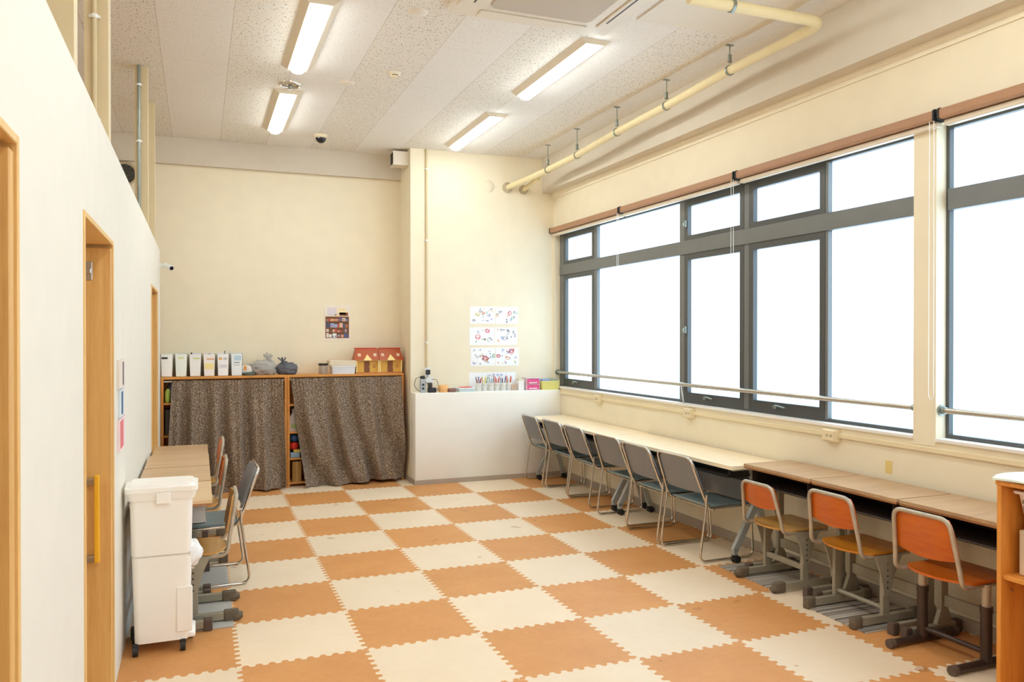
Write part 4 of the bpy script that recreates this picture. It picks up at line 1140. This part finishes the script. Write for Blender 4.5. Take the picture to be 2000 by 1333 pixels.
for s in (-1, 1):
    a, b = sorted((s*0.002, s*(W+0.012))); 
    m = MB(); m.hexa([(a, -Dp-0.012, 0.140), (b, -Dp-0.012, 0.140), (b, Dp+0.01, 0.140), (a, Dp+0.01, 0.140)],
                     [(a+(0.022 if s < 0 else 0), -0.02, 0.268), (b-(0.022 if s > 0 else 0), -0.02, 0.268), (b-(0.022 if s > 0 else 0), 0.02, 0.268), (a+(0.022 if s < 0 else 0), 0.02, 0.268)])
    rf = m.build('roof', red, t)
    m = MB(); m.rbox(a+0.012, b-0.012, -0.026, 0.026, 0.262, 0.276, 0.004, 1); m.build('ridge', colour('toy_ridge', (196, 70, 52)), rf)
    xm = s*0.127
    sl = lambda z: -Dp-0.012+(0.092)*(z-0.14)/0.128
    m = MB(); zt = 0.205
    m.add([(xm-0.045, sl(0.142)-0.010, 0.142), (xm+0.045, sl(0.142)-0.010, 0.142), (xm, sl(zt)-0.012, zt), (xm-0.045, sl(0.142)+0.03, 0.142), (xm+0.045, sl(0.142)+0.03, 0.142), (xm, sl(zt)+0.012, zt)],
          [(0, 1, 2), (3, 5, 4), (0, 3, 4, 1), (1, 4, 5, 2), (0, 2, 5, 3)])
    m.build('gable', cr, rf)
    for dx in (-0.085, 0.085):
        x = xm+dx; q = MB()
        for ux in (-1, 1):
            for uz in (0, 1):
                z = 0.185+uz*0.016; q.add([(x+ux*0.0085-0.007, sl(z)-0.003, z), (x+ux*0.0085+0.007, sl(z)-0.003, z), (x+ux*0.0085+0.007, sl(z+0.014)-0.003, z+0.014), (x+ux*0.0085-0.007, sl(z+0.014)-0.003, z+0.014)], [(0, 1, 2, 3)])
        q.build('roof_window', colour('toy_pane', (246, 220, 196)), rf)
    m = MB(); m.rbox(xm-0.03, xm+0.028, -Dp+0.028, -Dp+0.036, 0.014, 0.13, 0.002, 1); dr = m.build('door', brn, t)
    m = MB(); m.cyl((xm+0.018, -Dp+0.022, 0.068), (xm+0.018, -Dp+0.028, 0.068), 0.004, 8); m.build('knob', cr, dr)
    m = MB(); m.rbox(xm+0.065, xm+0.09, -Dp+0.030, -Dp+0.036, 0.06, 0.095, 0.001, 1); wn = m.build('window', colour('toy_window', (176, 112, 52)), t)
    m = MB(); m.box(xm+0.0765, xm+0.0785, -Dp+0.028, -Dp+0.030, 0.062, 0.093); m.box(xm+0.067, xm+0.088, -Dp+0.028, -Dp+0.030, 0.0765, 0.0785); m.build('glazing_bar', cr, wn)

# ---------------------------------------------------------------- poster with a picture of shelves
t = thing('poster', 'poster showing shelves full of boxes, above the storage box', 'poster', (1.242, YB, 1.715))
m = MB(); m.box(-0.142, 0.142, -0.003, -0.0005, -0.195, 0.195); m.build('sheet', colour('poster_paper', (238, 228, 214), 0.7), t)
rn = random.Random(4)
m = MB(); mats = []; cols = {}
def pr(x0, x1, z0, z1, c, lay):
    if c not in cols: cols[c] = len(mats); mats.append(colour('print_%d_%d_%d' % c, c, 0.7))
    m.cur = cols[c]; m.box(x0, x1, -0.003-0.0004*lay, -0.002, z0, z1)
pr(-0.11, -0.01, 0.08, 0.165, (222, 212, 220), 1); pr(0.0, 0.09, 0.09, 0.16, (240, 222, 180), 1)
pr(-0.132, 0.125, -0.17, 0.068, (150, 96, 56), 1); pr(0.02, 0.115, 0.075, 0.112, (150, 92, 48), 1)
pr(0.03, 0.06, 0.08, 0.092, (92, 56, 36), 2); pr(0.07, 0.108, 0.08, 0.092, (92, 56, 36), 2); pr(-0.03, 0.012, 0.07, 0.09, (236, 206, 170), 1)
pal = [(206, 150, 130), (120, 156, 206), (222, 186, 160), (86, 96, 140), (200, 90, 84), (232, 222, 212), (176, 120, 86), (160, 190, 216), (226, 168, 112), (120, 84, 70)]
for zi, (z0, z1) in enumerate(((0.018, 0.058), (-0.052, 0.008), (-0.102, -0.06), (-0.162, -0.112))):
    pr(-0.126, 0.119, z0-0.002, z1+0.002, (110, 70, 46), 2)
    x = -0.122
    while x < 0.10:
        w = rn.uniform(0.016, 0.045); h = (z1-z0)*rn.uniform(0.5, 0.95)
        pr(x, min(x+w, 0.117), z0, z0+h, pal[rn.randrange(len(pal))] if not (zi == 1 and x < -0.03) else ((120, 156, 206), (150, 184, 224), (70, 84, 110))[rn.randrange(3)], 3)
        if rn.random() < 0.5: pr(x+w*0.2, x+w*0.7, z0+h*0.2, z0+h*0.6, pal[rn.randrange(len(pal))], 4)
        x += w+0.003
pr(-0.055, -0.012, -0.165, -0.118, (236, 240, 236), 4)
m.build('print', mats, t)

# ---------------------------------------------------------------- children's drawings on the pier
crayon = {'red': (222, 70, 90), 'orange': (232, 150, 84), 'yellow': (222, 210, 110), 'green': (120, 176, 140), 'blue': (110, 140, 200), 'dark': (92, 88, 100), 'violet': (180, 160, 210), 'grey': (176, 172, 178)}
for k, c in crayon.items(): colour('crayon_'+k, c, 0.8)
def scribble(mb_by, rn, cx, cz, s, col, loops):
    mb = mb_by.setdefault(col, MB())
    pts = []; a = rn.uniform(0, 6.28)
    for k in range(loops*6):
        a += rn.uniform(0.5, 1.5); r = s*rn.uniform(0.25, 1.0)
        pts.append((cx+r*math.cos(a)*1.1, -0.0022, cz+r*math.sin(a)))
    pts = fillet(pts, s*0.4, 3)
    for p, q in zip(pts, pts[1:]):
        if (q-p).length > 1e-5: mb.bar(p, q, 0.0055, 0.0008, (0, 1, 0))
def drawing(label, x0, x1, z0, z1, seed, items, scatter):
    rn = random.Random(seed)
    t = thing('drawing', label, 'drawing', ((x0+x1)/2, 0.2, (z0+z1)/2), 0, 'drawings taped to the pier')
    w, h = (x1-x0)/2, (z1-z0)/2
    m = MB(); m.box(-w, w, -0.0016, -0.0004, -h, h); m.build('sheet', M['paper'], t)
    mbs = {}
    for (u, v, s, c, l) in items: scribble(mbs, rn, (u*2-1)*w, (v*2-1)*h, s, c, l)
    for _ in range(scatter):
        scribble(mbs, rn, rn.uniform(-0.85, 0.85)*w, rn.uniform(-0.8, 0.8)*h, rn.uniform(0.006, 0.018), rn.choice(['dark', 'green', 'blue', 'grey', 'violet', 'orange', 'yellow']), 1)
    mm = MB(); mats = []
    for i, (c, mb) in enumerate(mbs.items()):
        mats.append(M['crayon_'+c]); mm.cur = i; mm.add(mb.v, mb.f)
    mm.build('crayon_marks', mats, t)
drawing('drawing with yellow and orange figures, top left of the taped sheets', 2.612, 2.905, 1.705, 1.895, 1, [(0.3, 0.55, 0.032, 'yellow', 2), (0.52, 0.62, 0.026, 'orange', 2), (0.75, 0.5, 0.022, 'blue', 1), (0.15, 0.2, 0.02, 'dark', 1), (0.4, 0.75, 0.02, 'dark', 1)], 14)
drawing('drawing with one red bird-like figure, top right of the taped sheets', 2.912, 3.185, 1.705, 1.895, 2, [(0.62, 0.62, 0.03, 'red', 2), (0.2, 0.7, 0.02, 'dark', 1), (0.75, 0.35, 0.022, 'green', 1), (0.08, 0.5, 0.024, 'orange', 1)], 10)
drawing('drawing with red shapes on the left and top, middle row left', 2.605, 2.895, 1.468, 1.665, 3, [(0.32, 0.45, 0.036, 'red', 2), (0.72, 0.82, 0.03, 'red', 2), (0.8, 0.3, 0.026, 'green', 1)], 9)
drawing('drawing covered in faint green dots, middle row right', 2.90, 3.17, 1.468, 1.665, 4, [(0.45, 0.4, 0.035, 'violet', 1), (0.6, 0.8, 0.02, 'dark', 1)], 18)
drawing('drawing with a tall red animal, bottom row left', 2.618, 2.905, 1.236, 1.440, 5, [(0.62, 0.42, 0.042, 'red', 3), (0.92, 0.55, 0.03, 'green', 2), (0.25, 0.5, 0.025, 'grey', 1)], 20)
drawing('drawing with two red animals in a row, bottom row right', 2.912, 3.19, 1.236, 1.440, 6, [(0.12, 0.55, 0.03, 'red', 2), (0.68, 0.78, 0.04, 'red', 3), (0.3, 0.85, 0.025, 'blue', 1), (0.5, 0.4, 0.025, 'orange', 1)], 18)
drawing('drawing sheet with blue writing-like strokes, standing behind the pencil cups', 2.60, 3.15, 0.99, 1.165, 7, [(0.2, 0.7, 0.022, 'violet', 1), (0.4, 0.75, 0.02, 'grey', 1), (0.52, 0.78, 0.02, 'blue', 1), (0.6, 0.8, 0.02, 'blue', 1), (0.68, 0.78, 0.018, 'blue', 1)], 6)

# ---------------------------------------------------------------- on the ledge of the low wall
ZL = 0.965
t = thing('power_strip', 'silver power block standing at the left end of the ledge', 'power strip', (2.045, 0.10, ZL))
m = MB(); m.rbox(-0.026, 0.026, -0.025, 0.025, 0, 0.145, 0.006, 2); b = m.build('housing', colour('silver_plastic', (170, 178, 184), 0.35), t)
for z in (0.045, 0.085): 
    k = MB(); k.cyl((0, -0.029, z), (0, -0.024, z), 0.012, 14); k.build('socket', M['black'], b)
m = MB(); m.rbox(-0.022, 0.022, -0.02, 0.022, 0.146, 0.178, 0.005, 2); m.build('plug', M['black'], t)
t = thing('battery_charger', 'black charger block beside the silver power block', 'charger', (2.142, 0.08, ZL))
m = MB(); m.rbox(-0.042, 0.042, -0.03, 0.03, 0, 0.052, 0.006, 2); m.build('base', M['black'], t)
m = MB(); m.rbox(-0.040, 0.0, -0.025, 0.025, 0.052, 0.105, 0.005, 2); m.build('battery', M['dark'], t)
t = thing('wall_plug', 'black plug adapter in the outlet at the foot of the pier conduit', 'plug', (2.122, 0.2, 1.175))
m = MB(); m.rbox(-0.028, 0.028, -0.012, 0, -0.045, 0.055, 0.003, 1); m.build('outlet_plate', M['white'], t)
m = MB(); m.rbox(-0.020, 0.024, -0.05, -0.012, -0.022, 0.03, 0.005, 2); m.build('adapter', M['black'], t)
m = MB(); m.rbox(-0.02, 0.06, -0.03, -0.002, -0.115, -0.05, 0.004, 1); m.build('tap', M['white'], t)
def cable(label, pts, r=0.0028):
    m = MB(); m.tube(fillet(pts, 0.05, 6), r, 6); o = m.build('cable', M['black']); return tag(o, label, 'cable', 'black cables at the ledge end')
cable('black cable looping left of the silver power block', [(2.03, 0.09, 1.135), (1.975, 0.12, 1.12), (1.965, 0.14, 1.04), (2.0, 0.15, 0.99), (2.03, 0.15, 0.972)])
cable('black cable hanging from the wall plug to the power block', [(2.12, 0.155, 1.155), (2.09, 0.14, 1.10), (2.065, 0.12, 1.15), (2.05, 0.10, 1.135)])
cable('black cable arching right from the white tap to the orange cup', [(2.165, 0.165, 1.10), (2.21, 0.14, 1.105), (2.235, 0.12, 1.02), (2.20, 0.10, 0.985), (2.185, 0.08, 0.972)])
cable('black cable running between silver power block and charger', [(2.07, 0.07, 1.08), (2.12, 0.05, 1.05), (2.10, 0.045, 0.99), (2.115, 0.06, 1.03)], 0.0024)
m = MB(); m.lathe([(0.0, 0.0), (0.052, 0.0), (0.058, 0.075), (0.054, 0.075), (0.049, 0.004), (0.0, 0.004)], seg=28)
single('orange_tub', 'translucent orange tub right of the cables on the ledge', 'tub', m, colour('peach_plastic', (240, 184, 120), 0.4), (2.275, 0.10, ZL))
t = thing('tape_roll', 'brown roll of tape in front of the orange tub', 'tape roll', (2.362, 0.075, ZL))
m = MB(); m.lathe([(0.026, 0.0), (0.047, 0.0), (0.047, 0.04), (0.026, 0.04), (0.026, 0.0)], seg=30); m.build('tape', colour('brown_tape', (130, 92, 82), 0.3), t)
m = MB(); m.lathe([(0.022, 0.001), (0.026, 0.001), (0.026, 0.039), (0.022, 0.039), (0.022, 0.001)], seg=30); m.build('core', colour('tape_core', (196, 176, 156)), t)
t = thing('paper_tray', 'pale blue paper tray left of the pencil cups', 'tray', (2.515, 0.085, ZL))
m = MB(); taper(m, -0.092, 0.095, -0.075, 0.08, 0, 0.036, 0.008, 0.012); m.build('tray', colour('pale_blue_plastic', (206, 222, 228), 0.4), t)
m = MB(); m.rbox(-0.088, 0.090, -0.07, 0.075, 0.036, 0.043, 0.002, 1); m.build('paper_stack', M['paper'], t)
for k, (x0, y0, x1, y1, c) in enumerate(((-0.06, -0.03, 0.05, 0.0, (222, 110, 100)), (-0.07, 0.02, 0.06, 0.04, (232, 150, 140)), (-0.02, -0.05, 0.07, -0.03, (214, 90, 84)))):
    m = MB(); m.cyl((x0, y0, 0.049), (x1, y1, 0.049), 0.0055, 8)
    single('pencil', ['red pencil lying front-most on the paper tray', 'pink pencil lying at the rear of the paper tray', 'short red pencil at the right of the paper tray'][k], 'pencil', m, colour('pencil_%d' % k, c), (2.515, 0.085, ZL), 'pencils lying on the paper tray')
cup = None
pcol = [(214, 60, 60), (60, 80, 170), (240, 214, 60), (70, 90, 80), (226, 130, 60), (120, 170, 210), (36, 50, 110), (210, 230, 240), (190, 60, 90), (90, 150, 90)]
cl = ['white cup of pencils at the left end of the cups', 'white cup of yellow and green pencils, second from the left', 'white cup of pencils, third from the left', 'white cup of pencils, fourth from the left', 'white cup of blue scissors and pencils, fifth from the left', 'white cup of red pencils at the right end, by the crayon box']
rn = random.Random(12)
for i in range(6):
    x = 2.672+i*0.0715; y = 0.085+0.012*(i % 2)
    if cup is None:
        cup = t = thing('pencil_cup', cl[0], 'cup', (x, y, ZL), 0, 'white cups of pencils on the ledge')
        m = MB(); m.lathe([(0.0, 0.0), (0.026, 0.0), (0.034, 0.088), (0.0355, 0.09), (0.032, 0.089), (0.024, 0.004), (0.0, 0.004)], seg=26); m.build('cup_body', M['white'], t)
        m = MB(); m.lathe([(0.0318, 0.060), (0.0326, 0.060), (0.0342, 0.078), (0.0334, 0.078)], seg=26); m.build('band', colour('cup_band', (226, 222, 214)), t)
    else: placed(cup, False, cl[i], (x, y, ZL))
    sets = [(0, 6, 3), (2, 9, 2), (3, 7, 5), (4, 0, 8), (6, 6, 1), (0, 4, 7)][i]
    for k in range(5):
        a = k*1.256+i; L = rn.uniform(0.135, 0.165)
        m = MB(); m.cyl((0.008*math.cos(a), 0.008*math.sin(a), 0.006), (0.030*math.cos(a)*0.86*L/0.12, 0.030*math.sin(a)*0.86*L/0.12, L), 0.0042, 7)
        single('pencil', 'colour pencil standing in one of the white cups', 'pencil', m, colour('pencil_c%d' % (sets[k % 3]), pcol[sets[k % 3]]), (x, y, ZL), 'pencils standing in the white cups')
t = thing('crayon_box', 'clear box of red crayons right of the pencil cups', 'box', (3.085, 0.09, ZL))
m = MB(); m.rbox(-0.036, 0.036, -0.025, 0.025, 0, 0.075, 0.003, 1); m.build('box', M['clear'], t)
for k in range(6):
    m = MB(); m.cyl((-0.027+k*0.011, 0, 0.004), (-0.027+k*0.011, 0, 0.066), 0.0048, 8); m.build('crayon', colour('crayon_stick%d' % (k % 3), ((190, 80, 100), (220, 130, 90), (226, 180, 90))[k % 3]), t)
t = thing('white_box', 'narrow white box standing left of the pink drawers', 'box', (3.165, 0.095, ZL))
m = MB(); m.rbox(-0.034, 0.034, -0.04, 0.04, 0, 0.115, 0.003, 1); m.build('box', M['white'], t)
m = MB(); m.rbox(-0.036, 0.036, -0.042, 0.042, 0.108, 0.126, 0.003, 1); m.build('lid', colour('beige_lid', (214, 206, 186)), t)
t = thing('drawer_case', 'small case with two pink drawers on the ledge', 'drawer case', (3.298, 0.095, ZL))
m = MB(); ring(m, -0.078, 0.078, -0.06, 0.07, 0, 0.13, 0.004); m = MB()
for z in (0, 0.063, 0.128): m.rbox(-0.08, 0.08, -0.062, 0.07, z, z+0.005, 0.001, 1)
for x in (-0.08, 0.075): m.rbox(x, x+0.005, -0.062, 0.07, 0, 0.133, 0.001, 1)
m.box(-0.08, 0.08, 0.066, 0.07, 0, 0.133); m.build('case', colour('clear_pink', (240, 214, 222), 0.3), t)
for z in (0.007, 0.070):
    m = MB(); m.rbox(-0.073, 0.073, -0.060, 0.06, z, z+0.054, 0.003, 1); d = m.build('drawer', colour('pink_drawer', (226, 84, 140), 0.35), t)
    m = MB(); m.rbox(-0.052, 0.048, -0.066, -0.060, z+0.006, z+0.018, 0.002, 1); m.build('pull', colour('clear_pink', (240, 214, 222)), d)
t = thing('storage_basket', 'yellow-green basket at the right end of the ledge, by the window', 'basket', (3.505, 0.10, ZL))
m = MB(); taper(m, -0.112, 0.112, -0.085, 0.085, 0, 0.095, 0.008, 0.014); m.build('basket_body', colour('lime_plastic', (226, 218, 130), 0.45), t)
m = MB(); m.prism(rrect(-0.115, 0.115, -0.088, 0.088, 0.014), 'z', 0.090, 0.1); m.build('rim', colour('lime_rim', (232, 226, 150)), t)
m = MB(); m.rbox(-0.10, 0.0, -0.07, 0.07, 0, 0.018, 0.003, 1); single('blue_book', 'thin blue booklet on the yellow-green basket', 'booklet', m, colour('soft_blue', (140, 156, 206)), (3.505, 0.10, ZL+0.1005))
m = MB(); m.rbox(0.005, 0.10, -0.07, 0.07, 0, 0.022, 0.005, 1); single('grey_pouch', 'grey-green pouch on the yellow-green basket beside the booklet', 'pouch', m, colour('grey_green', (150, 156, 136)), (3.505, 0.10, ZL+0.1005))
